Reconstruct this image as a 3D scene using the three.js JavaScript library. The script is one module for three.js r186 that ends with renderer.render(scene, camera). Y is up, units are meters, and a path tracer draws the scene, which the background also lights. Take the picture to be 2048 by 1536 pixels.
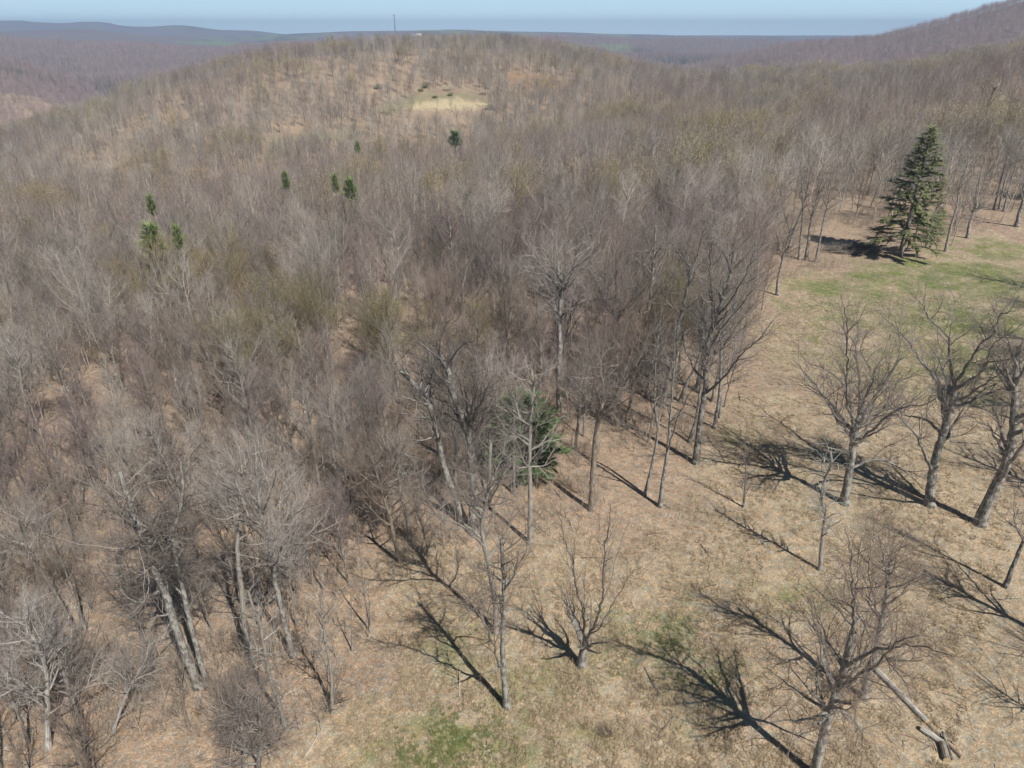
import * as THREE from 'three';
import { mergeGeometries } from 'three/addons/utils/BufferGeometryUtils.js';

// ───────── camera, sky, sun, exposure, air ─────────
const scene = new THREE.Scene();
const EYE = 40, PITCH = THREE.MathUtils.degToRad(26.5), FOV = 56.8;
const camera = new THREE.PerspectiveCamera(FOV, 4 / 3, 0.5, 30000);
camera.position.set(0, EYE, 0);
camera.rotation.x = -PITCH;
scene.add(camera);
const renderer = new THREE.WebGLRenderer({ antialias: true });
renderer.toneMapping = THREE.LinearToneMapping;
renderer.toneMappingExposure = 1.06;
renderer.shadowMap.enabled = true;
renderer.setSize(1024, 768);
{
  // a clear spring sky: pale at the horizon, deeper blue overhead, the same all the way round
  const W = 64, H = 256, data = new Float32Array(W * H * 4);
  for (let j = 0; j < H; j++) {
    const up = Math.max(0, ((j + 0.5) / H - 0.5) * 2), t = 1 - Math.exp(-up / 0.11);
    const hz = [0.54, 0.82, 1.0], zn = [0.022, 0.06, 0.13];
    for (let i = 0; i < W; i++) {
      const k = (j * W + i) * 4;
      for (let c = 0; c < 3; c++) data[k + c] = hz[c] + (zn[c] - hz[c]) * t + [0.26, 0.26, 0.22][c] * Math.exp(-up / 0.03);
      data[k + 3] = 1;
    }
  }
  const sky = new THREE.DataTexture(data, W, H, THREE.RGBAFormat, THREE.FloatType);
  sky.mapping = THREE.EquirectangularReflectionMapping; sky.magFilter = THREE.LinearFilter; sky.needsUpdate = true;
  scene.background = sky; scene.environment = sky;
}
const sun = new THREE.DirectionalLight(new THREE.Color().setRGB(1, 0.95, 0.87), 5);
sun.position.set(372, 766, 525); sun.castShadow = true;
sun.shadow.camera.left = -400; sun.shadow.camera.right = 400; sun.shadow.camera.top = 400; sun.shadow.camera.bottom = -400; sun.shadow.camera.far = 3000;
scene.add(sun, sun.target);
scene.fog = new THREE.FogExp2(new THREE.Color().setRGB(0.52, 0.69, 1.0), 0.00016);

// ───────── numbers ─────────
function rngOf(seed) { let s = seed | 0; return () => { s = (s + 0x6d2b79f5) | 0; let t = Math.imul(s ^ (s >>> 15), 1 | s); t = (t + Math.imul(t ^ (t >>> 7), 61 | t)) ^ t; return ((t ^ (t >>> 14)) >>> 0) / 4294967296; }; }
const lerp = (a, b, t) => a + (b - a) * t, clamp = (x, a = 0, b = 1) => Math.min(b, Math.max(a, x));
const smooth = (a, b, x) => { const t = clamp((x - a) / (b - a)); return t * t * (3 - 2 * t); };
const NT = 256, noiseTile = (() => { const r = rngOf(77), a = new Float32Array(NT * NT); for (let i = 0; i < a.length; i++) a[i] = r(); return a; })();
function vn(x, y) {                                          // value noise 0..1, period 256
  const ix = Math.floor(x), iy = Math.floor(y), fx = x - ix, fy = y - iy, u = fx * fx * (3 - 2 * fx), v = fy * fy * (3 - 2 * fy);
  const x0 = ix & 255, x1 = (ix + 1) & 255, y0 = (iy & 255) << 8, y1 = ((iy + 1) & 255) << 8;
  const a = noiseTile[y0 + x0], b = noiseTile[y0 + x1], c = noiseTile[y1 + x0], d = noiseTile[y1 + x1];
  return a + (b - a) * u + (c - a + (a - b - c + d) * u) * v;
}
const fbm = (x, y, n = 4) => { let s = 0, a = 0.5, t = 0; for (let i = 0; i < n; i++) { s += a * vn(x, y); t += a; a *= 0.5; x = x * 2.03 + 17.3; y = y * 2.03 + 9.1; } return s / t; };

// ───────── the lens: pixels of the 2048 x 1536 photograph <-> rays ─────────
const FPX = 768 / Math.tan(THREE.MathUtils.degToRad(FOV / 2)), CP = Math.cos(PITCH), SP = Math.sin(PITCH);
function ray(px, py) { const a = (px - 1024) / FPX, v = (768 - py) / FPX; return [a, v * CP - SP, CP + v * SP]; }          // x, up, forward
function project(x, y, D) { const yy = y - EYE, f = D * CP - yy * SP, u = D * SP + yy * CP; return f > 0.1 ? [1024 + FPX * x / f, 768 - FPX * u / f, f] : [-1e5, 1e5, f]; }

// ───────── the land ─────────
const ANCHORS = [[-60, 25, 0], [0, 25, 0], [60, 25, 0.5], [0, 80, 0], [60, 80, 0.4], [120, 120, 1.5], [112, 172, 1.5], [60, 140, 0], [0, 140, -1.5], [-60, 80, -1.5], [-100, 60, -3],
  [-150, 120, -9], [-60, 160, -6], [-187, 260, -20], [-122, 380, -15], [-40, 300, -12], [-40, 400, -15], [0, 425, -13], [-75, 440, -9], [40, 250, -3], [60, 400, -8], [-39, 480, -1.5], [-39, 520, 4], [20, 480, -1], [-100, 620, 25], [0, 640, 25], [-190, 590, 17],
  [72, 640, 13], [122, 600, 3], [-242, 520, 0], [-255, 420, -14], [-300, 470, -22], [-330, 300, -30], [225, 350, 20], [160, 230, 6], [300, 250, 30], [260, 480, 10], [305, 480, 18], [300, 600, 6], [340, 690, 2], [150, 480, 2], [220, 600, 4],
  [0, 820, 0], [-180, 780, -10], [-380, 520, -40], [-450, 350, -58], [150, 760, -18], [320, 800, 2], [-300, 80, -25], [260, 60, 12], [-60, -150, 0], [200, -150, 5], [-300, -150, -12], [-450, 700, -70], [480, 500, 60], [500, 200, 60]];
const tps = (() => {                                         // thin-plate spline through the anchors
  const n = ANCHORS.length, N = n + 3, A = Array.from({ length: N }, () => new Float64Array(N + 1)), S = 100;
  const U = (r2) => (r2 < 1e-9 ? 0 : 0.5 * r2 * Math.log(r2));
  for (let i = 0; i < n; i++) {
    for (let j = 0; j < n; j++) A[i][j] = U(((ANCHORS[i][0] - ANCHORS[j][0]) ** 2 + (ANCHORS[i][1] - ANCHORS[j][1]) ** 2) / (S * S)) + (i === j ? 0.02 : 0);
    A[i][n] = A[n][i] = 1; A[i][n + 1] = A[n + 1][i] = ANCHORS[i][0] / S; A[i][n + 2] = A[n + 2][i] = ANCHORS[i][1] / S; A[i][N] = ANCHORS[i][2];
  }
  for (let c = 0; c < N; c++) {
    let p = c; for (let r = c + 1; r < N; r++) if (Math.abs(A[r][c]) > Math.abs(A[p][c])) p = r;
    [A[c], A[p]] = [A[p], A[c]];
    for (let r = 0; r < N; r++) if (r !== c) { const k = A[r][c] / A[c][c]; if (k) for (let q = c; q <= N; q++) A[r][q] -= k * A[c][q]; }
  }
  const w = A.map((row, i) => row[N] / row[i]);
  return (x, D) => { let s = w[n] + w[n + 1] * x / S + w[n + 2] * D / S; for (let i = 0; i < n; i++) s += w[i] * U(((x - ANCHORS[i][0]) ** 2 + (D - ANCHORS[i][1]) ** 2) / (S * S)); return s; };
})();
// far ridges: how far away, how deep their near and far slopes are, and their skyline as seen from the drone
const RIDGES = [
  { D: 1750, front: 360, back: 420, sky: [[300, 140], [500, 110], [650, 84], [788, 72], [850, 72], [1000, 74], [1100, 70], [1140, 76], [1190, 90], [1240, 106], [1400, 140], [2700, 160]] },
  { D: 1500, front: 520, back: 700, sky: [[1000, 150], [1380, 132], [1480, 108], [1574, 88], [1614, 80], [1674, 78], [1749, 72], [1799, 58], [1864, 40], [1924, 22], [1974, 5], [2048, -18], [2300, -70], [2700, -60]] },
  { D: 3400, front: 900, back: 900, sky: [[400, 100], [900, 85], [1060, 72], [1124, 68], [1189, 72], [1299, 74], [1404, 72], [1464, 76], [1524, 75], [1599, 80], [1800, 90], [2100, 80], [2700, 70]] },
  { D: 6200, front: 1500, back: 1600, sky: [[-900, 70], [500, 72], [620, 66], [700, 63], [856, 60.5], [905, 59], [993, 62], [1124, 64], [1250, 68], [1500, 76], [2700, 70]] },
  { D: 7800, front: 1500, back: 1800, sky: [[-900, 50], [-200, 45], [0, 42], [44, 41], [73, 44], [132, 46], [182, 43], [220, 45], [252, 52], [302, 53], [360, 49.5], [398, 53], [434, 60], [498, 61], [565, 68], [700, 70], [2700, 72]] },
  { D: 4600, front: 1200, back: 1200, sky: [[-900, 70], [0, 63], [88, 61], [176, 58.5], [240, 66], [330, 73], [450, 82], [700, 95], [2700, 95]] },
  { D: 2300, front: 850, back: 900, sky: [[-900, 80], [0, 70], [29, 72], [79, 73], [146, 81], [234, 83], [293, 85], [351, 93], [425, 95], [498, 88], [560, 84], [700, 86], [1000, 100], [2700, 120]] },
  { D: 1150, front: 380, back: 420, sky: [[-900, 60], [-200, 92], [0, 116], [29, 123], [73, 139], [117, 154], [141, 168], [220, 230], [400, 300], [2700, 300]] }];
const BASE = -115;
function farHeight(x, D) {
  if (D < 200) D = 200;
  const px = 1024 + (x / D) * 1583;
  let h = BASE;
  for (const R of RIDGES) {
    const s = R.sky; let y = s[s.length - 1][1];
    if (px <= s[0][0]) y = s[0][1]; else for (let i = 1; i < s.length; i++) if (px < s[i][0]) { y = lerp(s[i - 1][1], s[i][1], smooth(0, 1, (px - s[i - 1][0]) / (s[i][0] - s[i - 1][0])) * 0.5 + 0.5 * (px - s[i - 1][0]) / (s[i][0] - s[i - 1][0])); break; }
    const r = ray(px, y), top = EYE + r[1] / r[2] * R.D - (R.D < 3000 ? 13 : R.D < 4000 ? 8 : 0);
    const d = (D - R.D) / (D < R.D ? R.front : R.back), g = Math.exp(-d * d * 1.6);
    const hh = BASE + (top - BASE) * g + (R.D < 3000 ? (fbm(x / 180, D / 180, 3) - 0.5) * 34 * (1 - g) : 0);
    if (hh > h) h = hh;
  }
  return h + (fbm(x / 400 + 40, D / 400, 3) - 0.5) * 10;
}
function land(x, D) {
  const e = Math.max(smooth(700, 1000, D), smooth(380, 620, Math.abs(x)));
  let h = 0;
  if (e < 1) h += (1 - e) * (tps(x, D) + (fbm(x / 23, D / 23, 3) - 0.5) * 1.1 * smooth(60, 140, D) + (fbm(x / 6 + 50, D / 6, 2) - 0.5) * 0.16);
  if (e > 0) h += e * farHeight(x, D);
  return h;
}
function at(px, py, lift = 0) {                                        // where that ray meets the land: [x, y, D]
  const r = ray(px, py); let last = 18;
  for (let D = 18; D < 9000; D *= 1.012) {
    const x = r[0] / r[2] * D, y = EYE + r[1] / r[2] * D;
    if (y < land(x, D) + lift) {
      let a = last, b = D;
      for (let i = 0; i < 18; i++) { const m = (a + b) / 2; if (EYE + r[1] / r[2] * m < land(r[0] / r[2] * m, m) + lift) b = m; else a = m; }
      return [r[0] / r[2] * b, land(r[0] / r[2] * b, b), b];
    }
    last = D;
  }
  return [r[0] / r[2] * 9000, 0, 9000];
}
const inside = (px, py, poly) => { let c = false; for (let i = 0, j = poly.length - 1; i < poly.length; j = i++) if ((poly[i][1] > py) !== (poly[j][1] > py) && px < (poly[j][0] - poly[i][0]) * (py - poly[i][1]) / (poly[j][1] - poly[i][1]) + poly[i][0]) c = !c; return c; };
const world = (poly) => poly.map(([px, py]) => { const a = at(px, py); return [a[0], a[2]]; });
// clearings, laid out on the land
const LAWN = world([[640, 1534], [760, 1330], [800, 1180], [900, 1100], [1040, 1105], [1180, 1060], [1330, 1030], [1420, 940], [1440, 850], [1480, 760], [1530, 680], [1560, 610], [1600, 560], [1700, 535], [1850, 510], [1960, 470], [2060, 430]]).concat([[190, 165], [130, 90], [90, 26], [60, 10], [-12, 10]]);
const SEMI = world([[800, 1180], [700, 1100], [900, 1010], [980, 900], [1120, 800], [1260, 740], [1330, 640], [1420, 600], [1500, 560], [1560, 500], [1700, 470], [1850, 400], [2060, 330], [2060, 430], [1960, 470], [1700, 540], [1560, 610], [1480, 760], [1420, 940], [1330, 1030], [1180, 1060], [1040, 1105], [900, 1100]]);
const GOLD = world([[815, 213], [860, 202], [905, 198], [965, 202], [978, 209], [940, 217], [880, 221], [830, 219]]);
const GREENCLEAR = world([[750, 222], [800, 197], [860, 188], [930, 185], [985, 197], [978, 203], [905, 198], [850, 202], [800, 222]]);
const DELL = world([[520, 305], [545, 278], [610, 268], [680, 262], [735, 255], [740, 266], [680, 280], [590, 300], [545, 322]]);
const RUST = world([[990, 175], [1020, 145], [1090, 150], [1150, 165], [1180, 178], [1100, 190], [1040, 190]]);
const DRIVE = [[2130, 512], [2040, 476], [1990, 454], [1950, 440], [1905, 428]].map(([a, b]) => { const p = at(a, b); return [p[0], p[2]]; });
const segDist = (x, D, line) => { let m = 1e9; for (let i = 1; i < line.length; i++) { const [ax, ay] = line[i - 1], [bx, by] = line[i], t = clamp(((x - ax) * (bx - ax) + (D - ay) * (by - ay)) / ((bx - ax) ** 2 + (by - ay) ** 2)); m = Math.min(m, Math.hypot(x - ax - t * (bx - ax), D - ay - t * (by - ay))); } return m; };
const polyDist = (x, D, poly) => { const d = segDist(x, D, poly.concat([poly[0]])); return inside(x, D, poly) ? d : -d; };   // metres inside (+) or outside (-)
// green patches of the lawn: pixel centre, half-width and half-depth in metres, strength
const GREENS = [[1040, 1500, 6, 2.5, 0.55], [1130, 1480, 5, 2.2, 0.45], [780, 1500, 3, 2, 0.4], [900, 1480, 4.5, 3, 0.9], [1000, 1440, 5, 3, 0.6], [850, 1515, 2.6, 2, 0.9], [1130, 1400, 4, 3, 0.35], [1230, 1330, 4, 2.5, 0.5], [1330, 1290, 3.5, 4, 0.75], [1380, 1340, 4, 3, 0.6], [1560, 1190, 4, 1.6, 0.45], [1490, 1175, 3, 2, 0.3], [1200, 1450, 5, 2, 0.3],
  [1640, 610, 7, 8, 0.55], [1700, 580, 12, 8, 0.8], [1740, 560, 12, 8, 0.8], [1790, 530, 12, 8, 0.7], [1940, 545, 11, 7, 1], [2000, 570, 10, 8, 0.9], [1830, 560, 14, 9, 0.85], [1930, 640, 20, 12, 0.8], [1760, 640, 9, 8, 0.45], [1990, 500, 14, 9, 0.6], [1640, 680, 4, 5, 0.5], [1660, 660, 5, 6, 0.4], [1900, 730, 18, 10, 0.65], [1960, 380, 14, 9, 0.8], [2040, 395, 10, 8, 0.7], [1480, 870, 4, 3, 0.3], [1010, 1520, 6, 2, 0.5], [930, 1290, 3, 3, 0.25]].map(([a, b, w, d, k]) => { const p = at(a, b); return [p[0], p[2], w, d, k]; });

// base colours (linear) of what covers the ground
const C = { litter: [0.385, 0.288, 0.205], straw: [0.40, 0.318, 0.215], green: [0.155, 0.185, 0.05], wood: [0.275, 0.21, 0.152], gold: [0.54, 0.45, 0.28], pale: [0.285, 0.25, 0.15], rust: [0.24, 0.125, 0.075], dirt: [0.36, 0.25, 0.19] };
const mixc = (a, b, t) => [lerp(a[0], b[0], t), lerp(a[1], b[1], t), lerp(a[2], b[2], t)];
function cover(x, D) {                                       // the slow part: what grows here, no grain
  const n = fbm(x / 9 + 3, D / 9, 3), n2 = fbm(x / 2.7, D / 2.7 + 31, 3);
  let c = mixc(C.wood, C.litter, clamp(0.75 + (n - 0.5) * 1.6));
  if (D < 400 && x > -90) {
    const semi = smooth(-9, 5, polyDist(x, D, SEMI) + (n - 0.5) * 16), lawn = smooth(-4, 5, polyDist(x, D, LAWN) + (n - 0.5) * 14 + (n2 - 0.5) * 8);
    c = mixc(c, mixc(C.litter, C.rust, 0.12), semi * 0.6);
    c = mixc(c, mixc(C.litter, C.straw, clamp(0.3 + lawn * 0.7 + (n2 - 0.5) * 1.2 + (n - 0.5) * 0.8)), lawn);
    const bare = smooth(0.56, 0.72, fbm(x / 4.2 + 210, D / 3.1, 3)); c = mixc(c, [0.21, 0.145, 0.095], bare * lawn * 0.25);
    let g = 0;
    for (const [gx, gD, w, d, k] of GREENS) { const q = ((x - gx) / w) ** 2 + ((D - gD) / d) ** 2; if (q < 5) g = Math.max(g, k * Math.exp(-q)); }
    g = clamp((g - 0.12) * 1.3 + (n2 - 0.52) * 1.5 * (g > 0.05 ? 1 : 0.12 * lawn)) * smooth(0, 1, lawn + 0.1);
    g *= smooth(D > 85 ? 0.12 : 0.27, D > 85 ? 0.42 : 0.55, vn(x * 1.25 + 33, D * 1.25) * 0.55 + vn(x * 3.1, D * 3.1 + 5) * 0.45);
    c = mixc(c, C.green, clamp(g * 0.95));
    const dr = segDist(x, D, DRIVE) + (n2 - 0.5) * 1.2;
    c = mixc(c, C.dirt, smooth(2.4, 1.5, dr) * (0.55 + 0.45 * smooth(0.25, 0.7, Math.abs(dr))));
  }
  if (D > 230 && D < 700) {
    c = mixc(c, C.pale, smooth(-6, 4, polyDist(x, D, GREENCLEAR) + (n - 0.5) * 14));
    c = mixc(c, C.pale, smooth(-6, 4, polyDist(x, D, DELL) + (n - 0.5) * 14));
    c = mixc(c, C.gold, smooth(-3, 3, polyDist(x, D, GOLD) + (n - 0.5) * 10 + (n2 - 0.5) * 12));
    c = mixc(c, mixc(C.rust, C.gold, n2 * 0.5), smooth(-6, 4, polyDist(x, D, RUST) + (n - 0.5) * 12));
  }
  return c;
}
const srgb = (v) => { v = clamp(v); return v <= 0.0031308 ? v * 12.92 * 255 : (1.055 * Math.pow(v, 1 / 2.4) - 0.055) * 255; };
const SRGB = new Uint8Array(4097).map((_, i) => Math.round(srgb(i / 4096)));
function groundMap(x0, x1, D0, D1, W, H, seed) {             // leaf litter, dead grass and moss, painted on the land they lie on
  const r = rngOf(seed), data = new Uint8Array(W * H * 4), step = 4, gw = Math.ceil(W / step) + 2, gh = Math.ceil(H / step) + 2, coarse = new Float32Array(gw * gh * 3);
  for (let j = 0; j < gh; j++) for (let i = 0; i < gw; i++) { const c = cover(x0 + (x1 - x0) * i * step / W, D0 + (D1 - D0) * j * step / H); coarse.set(c, (j * gw + i) * 3); }
  for (let j = 0; j < H; j++) {
    const D = D0 + (D1 - D0) * j / H, gj = Math.floor(j / step), fj = j / step - gj;
    for (let i = 0; i < W; i++) {
      const x = x0 + (x1 - x0) * i / W, gi = Math.floor(i / step), fi = i / step - gi, a = (gj * gw + gi) * 3, b = a + gw * 3;
      // fine grain: single leaves (some pale, some dark), stalks, clumps
      const fine = noiseTile[((j * 131 + (seed & 63)) & 255) * 256 + ((i + (j >> 3) * 57) & 255)], clump = vn(x * 2.1 + 7, D * 2.1), clump2 = vn(x * 5.3, D * 5.3 + 11);
      const worn = fbm(x / 1.3 + 40, D / 1.3, 2); let k = 0.55 + 0.30 * clump + 0.34 * clump2 + 0.22 * (worn - 0.4), w = 0;
      const q = r();
      if (q < 0.15) { k *= 1.22 + fine * 0.5; w = 0.08; } else if (q < 0.34) k *= 0.58 + 0.3 * fine; else k *= 0.85 + 0.35 * fine;
      const hue = (vn(x * 3.7 + 90, D * 3.7) - 0.5) * 0.22, o = (j * W + i) * 4;
      for (let c = 0; c < 3; c++) {
        const v = (coarse[a + c] * (1 - fi) + coarse[a + 3 + c] * fi) * (1 - fj) + (coarse[b + c] * (1 - fi) + coarse[b + 3 + c] * fi) * fj;
        data[o + c] = SRGB[Math.min(4096, Math.max(0, ((v * (1 + hue * (1 - c)) * k) * (1 - w) + w * 0.5 * k) * 4096) | 0)];
      }
      data[o + 3] = 255;
    }
  }
  const t = new THREE.DataTexture(data, W, H, THREE.RGBAFormat); t.colorSpace = THREE.SRGBColorSpace; t.magFilter = THREE.LinearFilter; t.needsUpdate = true;
  return t;
}
const tileNoise = (N, f) => { const d = new Uint8Array(N * N * 4); for (let j = 0; j < N; j++) for (let i = 0; i < N; i++) { const v = clamp(f(i, j)) * 255, o = (j * N + i) * 4; d[o] = d[o + 1] = d[o + 2] = v; d[o + 3] = 255; } const t = new THREE.DataTexture(d, N, N, THREE.RGBAFormat); t.wrapS = t.wrapT = THREE.RepeatWrapping; t.magFilter = THREE.LinearFilter; t.needsUpdate = true; return t; };
const grainBump = tileNoise(256, (i, j) => 0.45 * noiseTile[j * 256 + i] + 0.55 * vn(i / 4, j / 4));
const speckle = tileNoise(256, (i, j) => 0.62 + 0.25 * noiseTile[j * 256 + i] + 0.3 * (vn(i / 4, j / 4) - 0.4)); speckle.colorSpace = THREE.NoColorSpace;
const withRepeat = (t, u, v) => { const c = t.clone(); c.repeat.set(u, v); c.needsUpdate = true; return c; };

const NEAR = [-54, 66, 20, 92], MID = [-100, 150, 92, 232];
// open fields on the far hills: outline, nearest and farthest metres
const FIELDS = [[[[29, 84], [32, 71], [60, 69], [90, 72], [150, 79], [190, 84], [120, 86]], 1400, 2700], [[[1100, 80], [1110, 70], [1140, 76], [1190, 89], [1245, 104], [1215, 106], [1150, 98]], 1300, 2100]];
const SCAR = at(1648, 130);
function buildLand() {
  const xs = [], Ds = [];
  const half = []; for (let x = 0; x <= 150; x += 2) half.push(x); for (let x = 158; x <= 700; x += 8) half.push(x); for (let x = 740; x <= 2600; x += 40) half.push(x); for (let x = 2720; x <= 6200; x += 120) half.push(x); for (let x = 6600; x < 9000; x *= 1.12) half.push(x);
  for (let i = half.length - 1; i > 0; i--) xs.push(-half[i]); xs.push(...half);
  for (let D = -220; D < 20; D += 20) Ds.push(D); for (let D = 20; D <= 232; D += 2) Ds.push(D); for (let D = 240; D <= 1000; D += 8) Ds.push(D); for (let D = 1000 * 1.022; D < 8600; D *= 1.022) Ds.push(D);
  const nx = xs.length, nd = Ds.length, pos = new Float32Array(nx * nd * 3);
  for (let j = 0; j < nd; j++) for (let i = 0; i < nx; i++) pos.set([xs[i], land(xs[i], Ds[j]), -Ds[j]], (j * nx + i) * 3);
  const all = new THREE.BufferGeometry(); all.setAttribute('position', new THREE.BufferAttribute(pos, 3));
  const idx = [], quads = { near: [], mid: [], woods: [], hills: [] };
  for (let j = 0; j < nd - 1; j++) for (let i = 0; i < nx - 1; i++) {
    const a = j * nx + i, cx = (xs[i] + xs[i + 1]) / 2, cD = (Ds[j] + Ds[j + 1]) / 2, q = [a, a + 1, a + nx, a + 1, a + nx + 1, a + nx];
    for (const k of q) idx.push(k);
    const inR = (R) => cx > R[0] && cx < R[1] && cD > R[2] && cD < R[3];
    (inR(NEAR) ? quads.near : inR(MID) ? quads.mid : cD < 1000 && Math.abs(cx) < 700 ? quads.woods : quads.hills).push(...q);
  }
  all.setIndex(idx); all.computeVertexNormals();
  const N = all.attributes.normal.array;
  function part(list, uvOf, colOf) {
    const map = new Map(), p = [], n = [], uv = [], col = [], id = [];
    for (const k of list) {
      let m = map.get(k);
      if (m === undefined) { m = map.size; map.set(k, m); const x = pos[k * 3], y = pos[k * 3 + 1], D = -pos[k * 3 + 2]; p.push(x, y, -D); n.push(N[k * 3], N[k * 3 + 1], N[k * 3 + 2]); uv.push(...uvOf(x, D)); col.push(...colOf(x, D, y)); }
      id.push(m);
    }
    const g = new THREE.BufferGeometry(); g.setAttribute('position', new THREE.Float32BufferAttribute(p, 3)); g.setAttribute('normal', new THREE.Float32BufferAttribute(n, 3)); g.setAttribute('uv', new THREE.Float32BufferAttribute(uv, 2)); g.setAttribute('color', new THREE.Float32BufferAttribute(col, 3)); g.setIndex(id); return g;
  }
  const rectUv = (R) => (x, D) => [(x - R[0]) / (R[1] - R[0]), (D - R[2]) / (R[3] - R[2])], white = () => [1, 1, 1];
  const g = mergeGeometries([part(quads.near, rectUv(NEAR), white), part(quads.mid, rectUv(MID), white), part(quads.woods, (x, D) => [x / 40, D / 40], (x, D) => cover(x, D).map((v) => v * 1.2))], true);
  const near = new THREE.MeshStandardMaterial({ roughness: 0.95, map: groundMap(...NEAR, 2048, 1228, 5), bumpMap: withRepeat(grainBump, 8, 5), bumpScale: 0.05 });
  const mid = new THREE.MeshStandardMaterial({ roughness: 0.95, map: groundMap(...MID, 2048, 1147, 9), bumpMap: withRepeat(grainBump, 16, 9), bumpScale: 0.05 });
  const rest = new THREE.MeshStandardMaterial({ roughness: 0.95, vertexColors: true, map: speckle });
  const ground = new THREE.Mesh(g, [near, mid, rest]); ground.name = 'ground'; ground.userData.kind = 'structure'; ground.receiveShadow = ground.castShadow = true; scene.add(ground);
  const hills = new THREE.Mesh(part(quads.hills, (x, D) => [x / 160, D / 160], (x, D, y) => {
    const q = project(x, y, D), n = fbm(x / 120, D / 120, 3), n2 = fbm(x / 420 + 9, D / 420, 3);
    let c = mixc([0.19, 0.15, 0.145], [0.27, 0.21, 0.185], n);
    c = mixc(c, [0.05, 0.065, 0.045], smooth(0.60, 0.72, n2 + (n - 0.5) * 0.3) * 0.7);
    FIELDS.forEach(([poly, d0, d1], k) => { if (D > d0 && D < d1 && inside(q[0], q[1], poly)) c = k ? [0.36, 0.38, 0.24] : [0.22, 0.32, 0.10]; });
    if (Math.hypot(x - SCAR[0], (D - SCAR[2]) * 0.5) < 9) c = [0.5, 0.3, 0.15];
    if (D > 3000 && D < 8000 && x < 0 && n2 > 0.60 && n > 0.52) c = [0.22, 0.28, 0.12];
    if (D > 2600 && x > 0 && x < 1000 && n2 > 0.57 && q[0] > 1010 && q[0] < 1260) c = [0.25, 0.30, 0.16];
    return c;
  }), new THREE.MeshStandardMaterial({ roughness: 1, vertexColors: true, map: speckle }));
  hills.name = 'hills'; hills.userData.kind = 'structure'; hills.receiveShadow = hills.castShadow = true; scene.add(hills);
}
buildLand();

// ───────── branches ─────────
class Geo {
  constructor() { this.p = []; this.n = []; this.u = []; this.c = []; this.i = []; }
  tube(P, R, sides, col = [1, 1, 1], cap = false) {
    const m = P.length, base = this.p.length / 3;
    let ux = 0, uy = 0, uz = 0, run = 0;
    const tipped = R[m - 1] < 1e-6, rings = tipped ? m - 1 : m;
    for (let k = 0; k < m; k++) {
      const a = P[Math.max(0, k - 1)], b = P[Math.min(m - 1, k + 1)];
      let tx = b[0] - a[0], ty = b[1] - a[1], tz = b[2] - a[2], l = Math.hypot(tx, ty, tz) || 1; tx /= l; ty /= l; tz /= l;
      if (k === 0) { if (Math.abs(ty) < 0.9) { ux = -tz; uy = 0; uz = tx; } else { ux = 0; uy = tz; uz = -ty; } } else { const d = ux * tx + uy * ty + uz * tz; ux -= d * tx; uy -= d * ty; uz -= d * tz; run += Math.hypot(P[k][0] - P[k - 1][0], P[k][1] - P[k - 1][1], P[k][2] - P[k - 1][2]); }
      l = Math.hypot(ux, uy, uz) || 1; ux /= l; uy /= l; uz /= l;
      if (tipped && k === m - 1) { this.p.push(...P[k]); this.n.push(tx, ty, tz); this.u.push(0.5, run); this.c.push(...col); break; }
      const vx = ty * uz - tz * uy, vy = tz * ux - tx * uz, vz = tx * uy - ty * ux;
      for (let s = 0; s <= sides; s++) {
        if (s === sides && sides < 5) break;
        const an = s / sides * Math.PI * 2, ca = Math.cos(an), sa = Math.sin(an), x = ux * ca + vx * sa, y = uy * ca + vy * sa, z = uz * ca + vz * sa;
        this.p.push(P[k][0] + x * R[k], P[k][1] + y * R[k], P[k][2] + z * R[k]); this.n.push(x, y, z); this.u.push(s / sides, run); this.c.push(...col);
      }
    }
    const w = sides < 5 ? sides : sides + 1;
    for (let k = 0; k < rings - 1; k++) for (let s = 0; s < sides; s++) { const a = base + k * w + s, b = base + k * w + (sides < 5 ? (s + 1) % sides : s + 1); this.i.push(a, b, a + w, b, b + w, a + w); }
    if (tipped) { const o = base + (rings - 1) * w, tip = base + rings * w; for (let s = 0; s < sides; s++) this.i.push(o + s, o + (sides < 5 ? (s + 1) % sides : s + 1), tip); }
    if (cap) for (const e of [0, rings - 1]) { const o = base + e * w; for (let s = 1; s < sides - 1; s++) e ? this.i.push(o, o + s, o + s + 1) : this.i.push(o, o + s + 1, o + s); }
  }
  leaf(p, r, size, col) {                                    // a bud or a small young leaf: one bent pair of triangles
    const a = r() * 6.283, b = r() * 2 - 1, q = Math.sqrt(1 - b * b), dx = q * Math.cos(a) * size, dy = b * size, dz = q * Math.sin(a) * size, e = r() * 6.283, sx = Math.cos(e) * size * 0.45, sz = Math.sin(e) * size * 0.45, k = this.p.length / 3;
    this.p.push(p[0], p[1], p[2], p[0] + dx * 0.5 + sx, p[1] + dy * 0.5 + size * 0.2, p[2] + dz * 0.5 + sz, p[0] + dx, p[1] + dy, p[2] + dz, p[0] + dx * 0.5 - sx, p[1] + dy * 0.5 + size * 0.2, p[2] + dz * 0.5 - sz);
    for (let j = 0; j < 4; j++) { this.n.push(0, 1, 0); this.u.push(0, 0); this.c.push(...col); }
    this.i.push(k, k + 1, k + 2, k, k + 2, k + 3);
  }
  done(flat = false) {
    const g = new THREE.BufferGeometry(); g.setAttribute('position', new THREE.Float32BufferAttribute(this.p, 3)); g.setAttribute('normal', new THREE.Float32BufferAttribute(this.n, 3)); g.setAttribute('uv', new THREE.Float32BufferAttribute(this.u, 2)); g.setAttribute('color', new THREE.Float32BufferAttribute(this.c, 3)); g.setIndex(this.i);
    if (flat) g.computeVertexNormals();
    return g;
  }
}
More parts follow.
